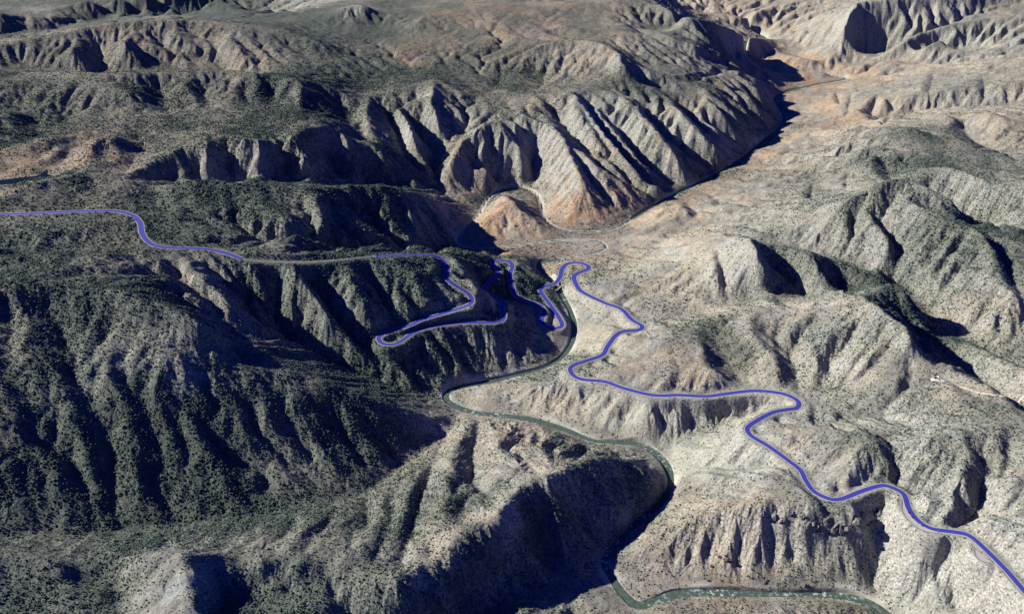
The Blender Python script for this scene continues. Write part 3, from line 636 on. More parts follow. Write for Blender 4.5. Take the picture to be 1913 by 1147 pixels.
def fbm(x, y, o=4, seed=0):
    r, a, n = 0, 1.0, 0
    for k in range(o):
        r = r + a * vnoise(x, y, seed + k * 17)
        n += a
        a *= .5
        x, y = x * 2.03 + 13.7, y * 2.03 + 7.1
    return r / n


def gully_octave(x, y, dx, dy, seed):
    """stripes that run down the fall line (dx, dy points across the slope), value and slope"""
    ix, iy = np.floor(x).astype(np.int64), np.floor(y).astype(np.int64)
    fx, fy = (x - ix).astype(np.float32), (y - iy).astype(np.float32)
    va = np.zeros_like(fx)
    gx = np.zeros_like(fx)
    gy = np.zeros_like(fx)
    wt = np.zeros_like(fx)
    for i in (-1, 0, 1, 2):
        for j in (-1, 0, 1, 2):
            h1, h2 = hash2(ix + i, iy + j, seed)
            px, py = fx - i - (h1 - .5) * .9, fy - j - (h2 - .5) * .9
            w = np.exp(-(px * px + py * py) * 2.0)
            wt += w
            m = (px * dx + py * dy) * 6.2832
            va += np.cos(m) * w
            s = -np.sin(m) * w * 6.2832
            gx += s * dx
            gy += s * dy
    return va / wt, gx / wt, gy / wt


def land_height(X, Y, fine=True):
    """height of the land at world points, with its gullies"""
    fx, fy = (X - GX0) / GS, (Y - GY0) / GS
    # gentle meander of the traced lines
    wx = (fbm(X / 210, Y / 210, 3, 3) - .5) * 30 + (fbm(X / 60, Y / 60, 2, 9) - .5) * 12
    wy = (fbm(X / 210, Y / 210, 3, 5) - .5) * 30 + (fbm(X / 60, Y / 60, 2, 11) - .5) * 12
    rd = bilin(RD, fx, fy)
    calm = np.clip((rd - 20) / 90, 0, 1)
    h = bicub(BASE, fx + wx * calm / GS, fy + wy * calm / GS)
    h = h + bicub(STROKE, (X + wx * calm * .6 - GX0) / FS, (Y + wy * calm * .6 - GY0) / FS) * calm
    gx, gy = bilin(GRX, fx, fy), bilin(GRY, fx, fy)
    sl = np.hypot(gx, gy)
    if fine:
        n = np.maximum(sl, 1e-4)
        steep = np.clip((sl - .2) / .45, 0, 1)
        far = np.clip(Y / 6000, .8, 1.6)
        cx, cy = -gy / n, gx / n            # across the slope
        ax, ay = gx.copy(), gy.copy()
        amp, wl = 8.0, 120.0
        er = 0
        for k in range(5):
            nn = np.maximum(np.hypot(ax, ay), 1e-4)
            st = np.clip((nn - .05) / .3, 0, 1)
            v, sx, sy = gully_octave(X / wl + k * 31.7, Y / wl + k * 17.3, (-ay / nn).astype(np.float32) * 1.0, (ax / nn).astype(np.float32) * 1.0, 40 + k)
            er = er + amp * v * st
            ax = ax + sx * amp / wl * .9
            ay = ay + sy * amp / wl * .9
            amp *= .56
            wl *= .5
        wood = np.clip((-250 - X) / 250, 0, 1) * np.clip((3800 - Y) / 250, 0, 1)
        h = h + er * calm * (1 - .42 * wood) * (.38 + .8 * steep) * (.45 + 1.1 * vnoise(X / 420, Y / 420, 77))
        h = h + (fbm(X / 400, Y / 400, 3, 60) - .5) * 30 * calm + (fbm(X / 45, Y / 45, 3, 70) - .5) * 7 * calm
    # river bed
    w = bilin(np.where(RW > 0, RW, 12), fx, fy) * (.7 + .7 * vnoise(X / 140, Y / 140, 90))
    bed = -7.0
    k = np.clip((rd - w) / 9, 0, 1)
    k = k * k * (3 - 2 * k)
    h = np.where(rd < 190, bed * (1 - k) + k * np.maximum(h, 2.2 + (rd - w) * .012), np.maximum(h, 3.0))
    return h


class Bench:
    """level shelf cut for a road, with its banks"""
    def __init__(s, L, half, bank):
        s.half, s.bank = half, bank
        s.L = L
        s.cell = 60.0
        s.d = {}
        for n, p in enumerate(L):
            s.d.setdefault((int(p[0] // s.cell), int(p[1] // s.cell)), []).append(n)

    def nearest(s, X, Y):
        cx, cy = (X // s.cell).astype(int), (Y // s.cell).astype(int)
        key = cx * 100003 + cy
        D = np.full(X.shape, 1e9)
        H = np.zeros(X.shape)
        o = np.argsort(key, kind='stable')
        ks = key[o]
        cells = {}
        for (a, b), idx in s.d.items():
            for i in (-1, 0, 1):
                for j in (-1, 0, 1):
                    cells.setdefault((a + i, b + j), []).extend(idx)
        for (a, b), idx in cells.items():
            kk = a * 100003 + b
            lo, hi = np.searchsorted(ks, kk), np.searchsorted(ks, kk, 'right')
            if lo == hi:
                continue
            vi = o[lo:hi]
            P = s.L[idx]
            d = np.hypot(X[vi][:, None] - P[None, :, 0], Y[vi][:, None] - P[None, :, 1])
            m = d.argmin(1)
            D[vi] = d[np.arange(len(vi)), m]
            H[vi] = P[m, 2]
        return D, H

    def cut(s, X, Y, h):
        D, H = s.nearest(X, Y)
        k = np.clip((D - s.half) / s.bank, 0, 1)
        k = k * k * (3 - 2 * k)
        return np.where(D < s.half + s.bank, H * (1 - k) + h * k, h)


POND_H = 476.0
POND = pts([(u, v, POND_H) for u, v in [(-60, 346), (-20, 341), (0, 337), (40, 332), (70, 328.5), (80, 321), (90, 318), (89, 326), (104, 331), (95, 333), (62, 336), (42, 343), (10, 345), (-30, 350)]])


def in_poly(x, y, P):
    r = np.zeros(x.shape, bool)
    for i in range(len(P)):
        (x1, y1), (x2, y2) = P[i - 1][:2], P[i][:2]
        c = (y1 > y) != (y2 > y)
        r ^= c & (x < (x2 - x1) * (y - y1) / (y2 - y1 + 1e-12) + x1)
    return r


PULL = [smooth_line(pts(p), 6.0) for p in (
    [(1687, 936, 248), (1692, 955, 250), (1706, 973, 253), (1727, 988, 257), (1752, 995, 260)],
    [(1822, 1027, 269), (1834, 1042, 272), (1850, 1050, 275)])]
hwy_bench = Bench(np.vstack([hwy] + PULL), 19.0, 42.0)


def ground(X, Y):
    h = land_height(X, Y)
    shp = X.shape
    Xf, Yf, hf = X.ravel(), Y.ravel(), h.ravel().copy()
    fx, fy = (Xf - GX0) / GS, (Yf - GY0) / GS
    rd = bilin(RD, fx, fy)
    cut = hwy_bench.cut(Xf, Yf, hf)
    hf = np.where(rd < 30, hf, cut)          # the highway crosses the river on a bridge, not on fill
    # stock pond in its hollow
    k = (np.abs(Xf - POND[:, 0].mean()) < 700) & (np.abs(Yf - POND[:, 1].mean()) < 500)
    if k.any():
        x, y, z = Xf[k], Yf[k], hf[k]
        ins = in_poly(x, y, POND)
        d = np.full(x.shape, 1e9)
        Q = smooth_line(np.vstack([POND, POND[:1]]), 10.0)
        for p in Q:
            d = np.minimum(d, np.hypot(x - p[0], y - p[1]))
        f = np.clip(d / 70, 0, 1)
        z2 = np.where(ins, POND_H - 1 - np.minimum(d * .2, 6), (POND_H + .3 + d * .08) * (1 - f) + np.maximum(z, POND_H + 4) * f)
        hf[k] = np.where(ins | (d < 70), z2, z)
    return hf.reshape(shp)


# ------------------------------------------------------------------ helpers for objects
def mesh_from(name, V, F, mat=None, smooth=True, parent=None, loops=None):
    me = bpy.data.meshes.new(name)
    V = np.asarray(V, np.float32)
    F = np.asarray(F, np.int32)
    k = F.shape[1]
    me.vertices.add(len(V))
    me.vertices.foreach_set('co', V.ravel())
    me.loops.add(F.size)
    me.loops.foreach_set('vertex_index', F.ravel())
    me.polygons.add(len(F))
    me.polygons.foreach_set('loop_start', np.arange(0, F.size, k, dtype=np.int32))
    me.polygons.foreach_set('use_smooth', np.full(len(F), smooth))
    me.update(calc_edges=True)
    o = bpy.data.objects.new(name, me)
    COL.objects.link(o)
    if mat:
        me.materials.append(mat)
    if parent:
        o.parent = parent
    return o


def attr(o, name, a):
    at_ = o.data.attributes.new(name, 'FLOAT', 'POINT')
    at_.data.foreach_set('value', np.asarray(a, np.float32).ravel())


def tag(o, label=None, cat=None, group=None, kind=None):
    if label:
        o['label'] = label
    if cat:
        o['category'] = cat
    if group:
        o['group'] = group
    if kind:
        o['kind'] = kind
    return o


def new_mat(name):
    m = bpy.data.materials.new(name)
    m.use_nodes = True
    nt = m.node_tree
    nt.nodes.clear()
    out = nt.nodes.new('ShaderNodeOutputMaterial')
    bs = nt.nodes.new('ShaderNodeBsdfPrincipled')
    nt.links.new(bs.outputs[0], out.inputs[0])
    return m, nt, bs


class NB:
    """small node-building helper"""
    def __init__(s, nt):
        s.nt = nt

    def n(s, typ, **kw):
        nd = s.nt.nodes.new('ShaderNode' + typ)
        for k, v in kw.items():
            if k == 'ins':
                for a, b in v.items():
                    if isinstance(b, bpy.types.NodeSocket):
                        s.nt.links.new(b, nd.inputs[a])
                    else:
                        nd.inputs[a].default_value = b
            else:
                setattr(nd, k, v)
        return nd

    def math(s, op, a, b=0.0, clamp=False):
        return s.n('Math', operation=op, use_clamp=clamp, ins={0: a, 1: b}).outputs[0]

    def mix(s, f, a, b):
        nd = s.n('Mix', data_type='RGBA', clamp_factor=True)
        for i, v in ((0, f), (6, a), (7, b)):
            if isinstance(v, bpy.types.NodeSocket):
                s.nt.links.new(v, nd.inputs[i])
            else:
                nd.inputs[i].default_value = v if i == 0 else (*v, 1)
        return nd.outputs[2]

    def rng(s, v, a, b, c=0.0, d=1.0):
        return s.n('MapRange', clamp=True, ins={0: v, 1: a, 2: b, 3: c, 4: d}).outputs[0]

    def noise(s, vec, scale, detail=4, rough=.55):
        return s.n('TexNoise', ins={'Vector': vec, 'Scale': scale, 'Detail': detail, 'Roughness': rough}).outputs[0]

    def attr(s, name):
        return s.n('Attribute', attribute_name=name).outputs['Fac']


# ------------------------------------------------------------------ terrain mesh
NU, NV = int(1700 * DETAIL), int(1680 * DETAIL)
# rows spaced by how far away they are, columns fanning out with distance (finer close by)
vv = np.linspace(1365, -36, NV)
bb = (vv - CY) / F_PX
row_y = (CAM_H - 330) / (SP + bb * CP) * (CP - bb * SP)
row_y = np.r_[row_y]
row_y[0] = min(row_y[0], 1400)
aa = np.linspace(-.82, .82, NU)
YY = np.repeat(row_y[:, None], NU, 1)
XX = aa[None, :] * (YY * 0.93 + 520)
ZZ = np.empty_like(XX)
for j in range(0, NV, 300):
    ZZ[j:j + 300] = ground(XX[j:j + 300], YY[j:j + 300])
print('heights', round(time.time() - T0, 1))
V = np.stack([XX, YY, ZZ], -1).reshape(-1, 3)
q = np.arange(NU * NV).reshape(NV, NU)
F = np.stack([q[:-1, :-1], q[:-1, 1:], q[1:, 1:], q[1:, :-1]], -1).reshape(-1, 4)


def height_at(x, y):
    """height of the built terrain sheet under world points"""
    x, y = np.asarray(x, float), np.asarray(y, float)
    fj = np.interp(y, row_y, np.arange(NV))
    fi = (x / (y * 0.93 + 520) - aa[0]) / (aa[1] - aa[0])
    return bilin(ZZ, fi, fj)


def land_at(u, v):
    """first point of the terrain along the sight line, used to lay out ground colours"""
    a, b = (u - CX) / F_PX, (v - CY) / F_PX
    t = np.linspace(2200, 15500, 1500)
    x, y, z = t * a, t * (CP - b * SP), CAM_H - t * (SP + b * CP)
    ok = (y > row_y[0]) & (y < row_y[-1])
    g = height_at(x, np.clip(y, row_y[0], row_y[-1]))
    k = np.nonzero(ok & (z <= g))[0]
    i = k[0] if len(k) else np.nonzero(ok)[0][-1]
    return x[i], y[i]


# ground cover: pixel, pixel, trees, warm soil, pale rock, dry-grass yellow
COVER = [
    (100, 860, .95, .1, .0), (300, 800, .9, .1, .1), (500, 780, .9, .1, .1), (650, 820, .95, .05, .0), (450, 900, .95, .1, 0), (60, 700, .7, .2, .2), (240, 920, .9, .3, 0),
    (260, 640, .25, .3, .75), (330, 655, .25, .3, .8), (180, 650, .35, .3, .6), (60, 610, .45, .4, .4), (150, 580, .6, .4, .1), (320, 570, .75, .3, .0), (250, 510, .6, .4, .1),
    (390, 540, .3, .45, .4), (350, 500, .5, .4, .2), (420, 590, .35, .4, .5), (520, 560, .8, .1, .1), (620, 600, .75, .1, .2), (700, 560, .7, .2, .15), (760, 520, .75, .2, .1), (820, 650, .65, .2, .25), (850, 590, .35, .2, .6), (900, 640, .5, .3, .3), (980, 650, .5, .1, .5), (960, 540, .8, .1, .0), (930, 620, .55, .2, .3),
    (100, 430, .7, .3, .1), (40, 370, .45, .5, .2), (150, 350, .5, .45, .2), (350, 390, .8, .2, 0), (480, 400, .8, .2, 0), (580, 400, .45, .4, .4), (670, 400, .75, .15, .1), (400, 445, .85, .1, 0), (200, 470, .6, .35, .1), (50, 480, .75, .2, 0),
    (100, 280, .35, .9, .2), (200, 290, .3, .8, .25), (60, 250, .7, .4, 0), (150, 180, .55, .25, .2), (30, 170, .55, .2, .2), (250, 165, .45, .5, .3), (400, 180, .48, .55, .25), (530, 170, .5, .4, .2), (350, 225, .65, .4, .05), (500, 225, .75, .25, 0), (600, 200, .75, .25, .0), (380, 260, .4, .6, .4), (350, 320, .45, .2, .4), (480, 300, .4, .3, .5), (560, 320, .45, .2, .4),
    (60, 110, .36, .6, .3), (200, 100, .34, .65, .3), (330, 70, .38, .65, .25), (450, 90, .32, .7, .35), (540, 100, .5, .4, .2), (480, 120, .36, .6, .35), (600, 120, .8, .2, 0), (690, 50, .85, .2, 0), (700, 130, .85, .3, 0), (620, 40, .8, .2, 0), (560, 30, .7, .3, .0),
    (60, 30, .5, .4, .3), (300, 20, .7, .2, .1), (420, 30, .75, .2, 0), (580, 5, .1, .4, 1), (660, 25, .4, .4, .5),
    (850, 40, .35, .8, .3), (950, 30, .45, .7, .1), (830, 80, .3, .8, .4), (1000, 60, .5, .6, .1), (900, 100, .4, .8, .2), (780, 100, .35, .9, .3), (860, 130, .65, .6, 0), (950, 150, .75, .5, 0), (1060, 110, .2, .7, .6), (1120, 110, .25, .7, .5), (750, 150, .8, .4, 0), (1000, 85, .5, .6, .1),
    (800, 180, .4, .4, .5), (780, 240, .3, .5, .6), (700, 240, .4, .4, .5), (820, 260, .25, .5, .8), (850, 310, .2, 1, .5), (780, 310, .3, .9, .4), (720, 310, .4, .5, .4), (950, 210, .3, .5, .5), (1010, 220, .3, .6, .4), (950, 280, .2, .45, 1), (1030, 270, .15, .35, 1), (1000, 320, .15, .6, .7), (1100, 340, .2, .9, .3), (1140, 390, .25, .9, .1), (1060, 390, .15, 1, .3),
    (1150, 200, .3, .3, .6), (1200, 230, .25, .4, .7), (1150, 290, .3, .8, .4), (1250, 270, .3, .7, .4), (1300, 220, .3, .5, .4), (1300, 300, .4, .6, .2), (1400, 220, .35, .6, .3), (1350, 150, .4, .5, .3), (1250, 110, .35, .4, .5), (1300, 60, .4, .3, .4), (1200, 160, .5, .3, .3),
    (1190, 232, .08, .3, 1), (1270, 246, .08, .3, 1), (1100, 215, .1, .2, 1), (990, 300, .05, .2, 1), (1070, 300, .1, .3, 1), (760, 255, .1, .2, 1), (800, 262, .1, .4, 1), (1080, 410, .15, 1, .1), (1180, 375, .15, 1, .1), (1300, 320, .2, .9, .1),
    (930, 390, .03, 1, .35), (900, 430, .03, 1, .2), (980, 430, .06, .8, .5), (900, 365, .15, .7, .4), (800, 430, .4, .3, .2), (1000, 470, .15, .8, .4), (1080, 460, .2, .5, .5),
    (1350, 30, .1, .7, .6), (1450, 30, .1, .6, .6), (1550, 80, .08, .45, .9), (1500, 110, .05, .9, .6), (1430, 110, .05, 1, .4), (1600, 130, .1, .8, .5), (1650, 60, .2, .3, .5), (1750, 60, .25, .3, .5), (1700, 130, .1, .5, .6), (1850, 90, .2, .4, .6), (1500, 160, .06, .9, .3), (1550, 190, .05, .8, .7), (1650, 170, .15, .4, .6), (1800, 170, .2, .4, .5), (1600, 215, .1, .7, .6),
    (1480, 260, .06, .7, .4), (1420, 300, .08, .8, .4), (1500, 300, .14, .4, .6), (1380, 360, .1, .5, .6), (1300, 400, .06, .8, .6), (1450, 350, .12, .35, .5), (1600, 270, .25, .3, .5), (1700, 240, .4, .3, .35), (1850, 240, .25, .4, .5), (1620, 320, .3, .3, .4), (1560, 360, .2, .3, .5), (1750, 310, .5, .3, .35), (1880, 320, .5, .3, .3), (1880, 400, .45, .3, .5), (1700, 400, .6, .2, .35), (1650, 430, .4, .3, .6), (1750, 480, .55, .2, .45), (1850, 500, .4, .3, .5), (1640, 380, .62, .2, .2),
    (1200, 440, .05, .5, .8), (1250, 470, .06, .3, .8), (1330, 410, .08, .3, .8), (1450, 420, .12, .3, .7), (1500, 440, .15, .3, .7), (1200, 520, .15, .4, .5), (1280, 520, .15, .5, .6), (1370, 500, .12, .5, .9), (1330, 560, .15, .4, .8), (1450, 500, .7, .1, .1), (1560, 520, .7, .1, .1), (1150, 600, .04, .35, 1), (1110, 570, .04, .35, 1), (1080, 640, .05, .4, .8), (1180, 640, .08, .35, .7),
    (1400, 600, .3, .4, .8), (1500, 600, .35, .35, .8), (1600, 600, .3, .35, .8), (1580, 680, .22, .35, .9), (1350, 650, .5, .4, .15), (1250, 660, .32, .4, .15), (1450, 680, .2, .4, .7), (1650, 560, .6, .2, .2), (1700, 600, .7, .1, .1), (1300, 710, .18, .6, .4), (1180, 690, .08, .55, .4), (1800, 610, .3, .4, .6), (1850, 650, .3, .4, .6), (1880, 720, .25, .4, .5), (1780, 720, .2, .45, .4), (1700, 720, .35, .35, .3),
    (1100, 760, .05, .35, 1), (1000, 740, .04, .45, .8), (1200, 780, .08, .2, 1), (1300, 760, .1, .2, .95), (900, 745, .03, .5, .9), (1150, 800, .06, .4, .9), (1330, 800, .15, .15, .6), (1440, 750, .05, .3, 1), (1300, 850, .06, .25, .9), (1400, 850, .08, .2, .9), (1500, 830, .15, .45, .5), (1600, 850, .42, .3, .5), (1750, 800, .45, .3, .35), (1850, 860, .3, .4, .6), (1750, 900, .25, .35, .8), (1850, 980, .22, .35, .8), (1560, 880, .08, .4, .8), (1450, 910, .1, .45, .5),
    (1300, 930, .12, .5, .4), (1250, 1040, .12, .55, .45), (1350, 1000, .12, .5, .5), (1450, 1050, .12, .45, .6), (1550, 980, .35, .3, .3), (1560, 1060, .15, .4, .5), (1700, 1060, .06, .15, 1), (1680, 980, .05, .1, 1), (1780, 1090, .1, .15, .9), (1850, 1110, .12, .2, .9), (1640, 1080, .1, .3, .7),
    (950, 820, .12, .6, .4), (1050, 840, .25, .5, .2), (1000, 880, .1, .5, .6), (930, 880, .12, .55, .5), (930, 950, .06, .5, .7), (820, 850, .35, .5, .2), (770, 900, .45, .4, .2), (860, 940, .55, .4, .1), (720, 960, .5, .4, .2), (820, 1030, .12, .5, .6), (790, 1080, .1, .5, .7), (1140, 860, .25, .5, .1), (1100, 920, .7, .1, .4), (1180, 920, .5, .1, .6), (1060, 960, .85, 0, .1), (1000, 1000, .85, 0, 0), (900, 1080, .9, 0, .0), (800, 1140, .9, 0, .0),
    (620, 1000, .6, .3, .2), (550, 1010, .6, .3, .1), (450, 1000, .65, .3, .1), (200, 1020, .6, .2, .2), (80, 1020, .6, .2, .2), (300, 1060, .25, .3, .7), (330, 1110, .02, .35, 1), (270, 1080, .3, .3, .6), (100, 1110, .7, .2, .3), (180, 1130, .6, .3, .3), (450, 1090, .8, .1, 0), (560, 1100, .8, .1, 0), (700, 1130, .7, .1, .2), (1350, 1140, .3, .6, .1), (1550, 1140, .3, .5, .1),
]
cov_xy = np.array([land_at(c[0], c[1]) for c in COVER])
cov_val = np.array([c[2:5] for c in COVER])


def cover_at(X, Y):
    """inverse-distance blend of the ground-cover samples"""
    shp = X.shape
    x, y = X.ravel().astype(np.float32), Y.ravel().astype(np.float32)
    wob = (fbm(x / 160, y / 160, 3, 21) - .5) * 220
    wob2 = (fbm(x / 160, y / 160, 3, 23) - .5) * 220
    x, y = x + wob, y + wob2
    num = np.zeros((len(x), 3), np.float32)
    den = np.zeros(len(x), np.float32)
    for (px, py), val in zip(cov_xy, cov_val):
        sc_ = max(1.0, py / 3500.0)
        d2 = ((x - px) ** 2 + (y - py) ** 2) / sc_ ** 2
        w = 1.0 / (d2 + 900.0) ** 1.6
        num += w[:, None] * val[None, :].astype(np.float32)
        den += w
    return (num / den[:, None]).reshape(shp + (3,))


cg = np.linspace(0, 1, 0)
SUBJ, SUBI = max(1, int(4 * DETAIL)), max(1, int(4 * DETAIL))
cj, ci = np.arange(0, NV + SUBJ, SUBJ).clip(0, NV - 1), np.arange(0, NU + SUBI, SUBI).clip(0, NU - 1)
CG = cover_at(XX[np.ix_(cj, ci)], YY[np.ix_(cj, ci)])
jj, ii = np.meshgrid(np.arange(NV) / SUBJ, np.arange(NU) / SUBI, indexing='ij')
COVG = np.stack([bilin(CG[..., k], ii, jj) for k in range(3)], -1)
print('cover', round(time.time() - T0, 1))

# ------------------------------------------------------------------ terrain material
m_land, nt, bs = new_mat('dry_canyon_ground')
b = NB(nt)
pos = b.n('NewGeometry').outputs['Position']
nrm = b.n('NewGeometry').outputs['True Normal']
nz = b.n('SeparateXYZ', ins={0: nrm}).outputs[2]
veg, warm, pale, wet = b.attr('scrub'), b.attr('warm'), b.attr('pale'), b.attr('bank')
big = b.noise(pos, .0035, 5, .6)
mid = b.noise(pos, .02, 5, .6)
fin = b.noise(pos, .11, 4, .7)
# soil colours
warm = b.math('POWER', warm, 1.6)
soil = b.mix(warm, (.165, .158, .125), (.40, .205, .10))
soil = b.mix(b.rng(pale, .1, .9), soil, b.mix(warm, (.32, .325, .262), (.53, .32, .16)))
soil = b.mix(b.rng(big, .45, .60, 0, .7), soil, (.150, .137, .128))
soil = b.mix(b.math('MULTIPLY', b.rng(b.noise(pos, .0075, 4, .6), .54, .66), b.rng(pale, .2, .7, 0, .75)), soil, (.30, .335, .31))
soil = b.mix(b.rng(mid, .5, .75, 0, .6), soil, (.47, .45, .36))
# bare rock on steep faces
rock = b.mix(b.rng(fin, .35, .65), (.17, .155, .14), (.40, .38, .33))
soil = b.mix(b.rng(nz, .80, .62, 0, .8), soil, rock)
# streaks that run down the slopes are left to the relief; grain of gravel and grass tufts
soil = b.mix(b.rng(fin, .36, .62, .62, 0), soil, (.085, .085, .07))
grain = b.noise(pos, .33, 3, .7)
soil = b.mix(b.rng(grain, .52, .70, 0, .6), soil, (.50, .495, .39))
# low scrub in clumps of two sizes
def clumps(scale, lo, hi, cover):
    vor = b.n('TexVoronoi', feature='F1', ins={'Vector': pos, 'Scale': scale, 'Randomness': 1.0})
    cell = b.n('SeparateColor', ins={0: vor.outputs['Color']})
    keep = b.math('LESS_THAN', cell.outputs[0], cover)
    d = b.math('ADD', vor.outputs['Distance'], b.math('MULTIPLY', b.math('SUBTRACT', fin, .5), .6))
    return b.math('MULTIPLY', keep, b.rng(d, hi, lo)), cell.outputs[1]


spot, cv = clumps(.10, .34, .54, b.math('MULTIPLY', veg, 1.1))
spot3, cv3 = clumps(.24, .36, .56, b.math('ADD', b.math('MULTIPLY', veg, .9), .10))
spot2, cv2 = clumps(.036, .30, .62, b.math('MULTIPLY', b.math('SUBTRACT', veg, .12), 1.1))
scrub = b.mix(cv, (.036, .052, .042), (.075, .092, .07))
under = b.math('MULTIPLY', b.rng(veg, .12, .8, 0, .85), b.rng(mid, .32, .55, .45, 1))
soil = b.mix(under, soil, b.mix(fin, (.038, .053, .047), (.12, .125, .098)))
soil = b.mix(b.math('MULTIPLY', spot2, .5), soil, scrub)
soil = b.mix(b.math('MULTIPLY', spot3, .8), soil, scrub)
soil = b.mix(b.math('MULTIPLY', spot, .85), soil, scrub)
# pale gravel along the water
grav = b.mix(fin, (.25, .235, .19), (.46, .44, .37))
soil = b.mix(wet, soil, grav)
nt.links.new(soil, bs.inputs['Base Color'])
bs.inputs['Roughness'].default_value = .95
bs.inputs['Specular IOR Level'].default_value = .1
bmp = b.n('Bump', ins={'Strength': .6, 'Distance': 4.0, 'Height': b.math('ADD', b.math('MULTIPLY', fin, .6), b.math('MULTIPLY', spot, .8))})
nt.links.new(bmp.outputs[0], bs.inputs['Normal'])

terrain = mesh_from('canyon_terrain', V, F, m_land)
tag(terrain, kind='structure')
VEG, WARM, PALE = COVG[..., 0], COVG[..., 1], COVG[..., 2]
VEG = np.clip(VEG + (fbm(XX / 330, YY / 330, 5, 140) - .5) * 1.5 * np.clip(VEG * 1.6, 0, .8) - .02 + .10 * np.clip((YY - 5600) / 800, 0, 1) * np.clip((200 - XX) / 800, 0, 1), .01, 1)
WARM = np.clip(WARM + (fbm(XX / 420, YY / 420, 4, 150) - .5) * .4 - .06, 0, 1)
PALE = np.clip(PALE + (fbm(XX / 240, YY / 240, 5, 160) - .5) * .9, 0, 1)
attr(terrain, 'scrub', VEG)
attr(terrain, 'warm', WARM)
attr(terrain, 'pale', PALE)
RWV = bilin(RW, (XX - GX0) / GS, (YY - GY0) / GS)
RDV = bilin(RD, (XX - GX0) / GS, (YY - GY0) / GS)
bankn = vnoise(XX / 90, YY / 90, 33)
attr(terrain, 'bank', np.clip(1.5 - np.abs(RDV - 24) / 15, 0, 1) * np.clip((bankn - .42) * 3.2, 0, 1) * np.clip((RWV - 4) / 3, 0, 1) + .65 * ((RWV > 1) & (RWV < 3.5)) * np.clip((22 - RDV) / 8, 0, 1))
print('terrain', round(time.time() - T0, 1))

# ------------------------------------------------------------------ water
m_water, nt, bs = new_mat('green_river_water')
b = NB(nt)
pos = b.n('NewGeometry').outputs['Position']
foam = b.attr('foam')
n1 = b.noise(pos, .05, 5, .65)
n2 = b.noise(pos, .5, 3, .6)
wc = b.mix(b.rng(n1, .35, .65), (.045, .070, .055), (.085, .115, .088))
wc = b.mix(b.math('MULTIPLY', b.math('MULTIPLY', foam, .8), b.rng(n1, .52, .64)), wc, (.62, .64, .60))
nt.links.new(wc, bs.inputs['Base Color'])
bs.inputs['Roughness'].default_value = .5
bs.inputs['Specular IOR Level'].default_value = .12
bp = b.n('Bump', ins={'Strength': .35, 'Distance': .6, 'Height': n2})
nt.links.new(bp.outputs[0], bs.inputs['Normal'])


def ribbon(L, half, z=None, dz=0.0, across=2):
    """strip along a line; half may vary, z None drapes it over the ground"""
    L = np.asarray(L, float)
    t = np.gradient(L[:, :2], axis=0)
    for _ in range(4):
        t[1:-1] = (t[:-2] + 2 * t[1:-1] + t[2:]) / 4
    t /= np.maximum(np.linalg.norm(t, axis=1), 1e-6)[:, None]
    nrm_ = np.stack([-t[:, 1], t[:, 0]], 1)
    half = np.broadcast_to(half, (len(L),))
    W = np.linspace(-1, 1, across)
    P = L[:, None, :2] + nrm_[:, None, :] * (half[:, None] * W[None, :])[..., None]
    if z is None:
        Z = height_at(P[..., 0], P[..., 1]) + dz
    elif isinstance(z, str):
        Z = np.repeat(L[:, 2:3], across, 1) + dz
    else:
        Z = np.full(P.shape[:2], z + dz)
    Vv = np.concatenate([P, Z[..., None]], -1).reshape(-1, 3)
    q_ = np.arange(len(Vv)).reshape(len(L), across)
    Ff = np.stack([q_[:-1, :-1], q_[1:, :-1], q_[1:, 1:], q_[:-1, 1:]], -1).reshape(-1, 4)
    return Vv, Ff


RL = river[::2]
Vr, Fr = ribbon(RL, 34.0, 0.0, across=5)
water = mesh_from('river_water', Vr, Fr, m_water)
tag(water, kind='structure')
fo = np.zeros(len(Vr))
for (u, v, r) in [(930, 776, 25), (880, 770, 30), (1195, 975, 60), (1150, 1020, 60), (1240, 845, 60), (1130, 1046, 40), (1330, 1108, 60), (1520, 1112, 120), (1225, 1120, 25), (1055, 562, 14)]:
    p = at(u, v, 0)
    fo = np.maximum(fo, np.clip(1.1 - np.hypot(Vr[:, 0] - p[0], Vr[:, 1] - p[1]) / (r * 2.2), 0, 1))
attr(water, 'foam', fo)
m_pond, nt, bs = new_mat('dark_pond_water')
bs.inputs['Base Color'].default_value = (.005, .010, .022, 1)
bs.inputs['Roughness'].default_value = .5
bs.inputs['Specular IOR Level'].default_value = .02
Qp = smooth_line(np.vstack([POND, POND[:1]]), 12.0)[:-1]
cpt = Qp.mean(0)
bm_ = bpy.data.meshes.new('pond_water')
Qp[:, :2] += (Qp[:, :2] - cpt[:2]) * .04
bm_.from_pydata([(p[0], p[1], POND_H) for p in Qp], [], [list(range(len(Qp)))])
bm_.materials.append(m_pond)
po = bpy.data.objects.new('pond_water', bm_)
COL.objects.link(po)
tag(po, kind='structure')

# ------------------------------------------------------------------ highway, route line, tracks
m_shoulder, nt, bs = new_mat('dusty_shoulder_and_asphalt')
b = NB(nt)
pos = b.n('NewGeometry').outputs['Position']
c = b.mix(b.noise(pos, .15, 4), (.22, .21, .19), (.44, .42, .37))
nt.links.new(c, bs.inputs['Base Color'])
bs.inputs['Roughness'].default_value = .95
m_route, nt, bs = new_mat('blue_route_paint')
b = NB(nt)
pos = b.n('NewGeometry').outputs['Position']
edge = b.attr('edge')
c = b.mix(b.noise(pos, .03, 3), (.022, .024, .215), (.030, .031, .265))
c = b.mix(b.math('MULTIPLY', edge, .75), c, (.015, .012, .17))
nt.links.new(c, bs.inputs['Base Color'])
bs.inputs['Roughness'].default_value = .8
m_track, nt, bs = new_mat('pale_dirt_track')
b = NB(nt)
pos = b.n('NewGeometry').outputs['Position']
c = b.mix(b.noise(pos, .2, 4), (.42, .36, .29), (.62, .56, .46))
nt.links.new(c, bs.inputs['Base Color'])
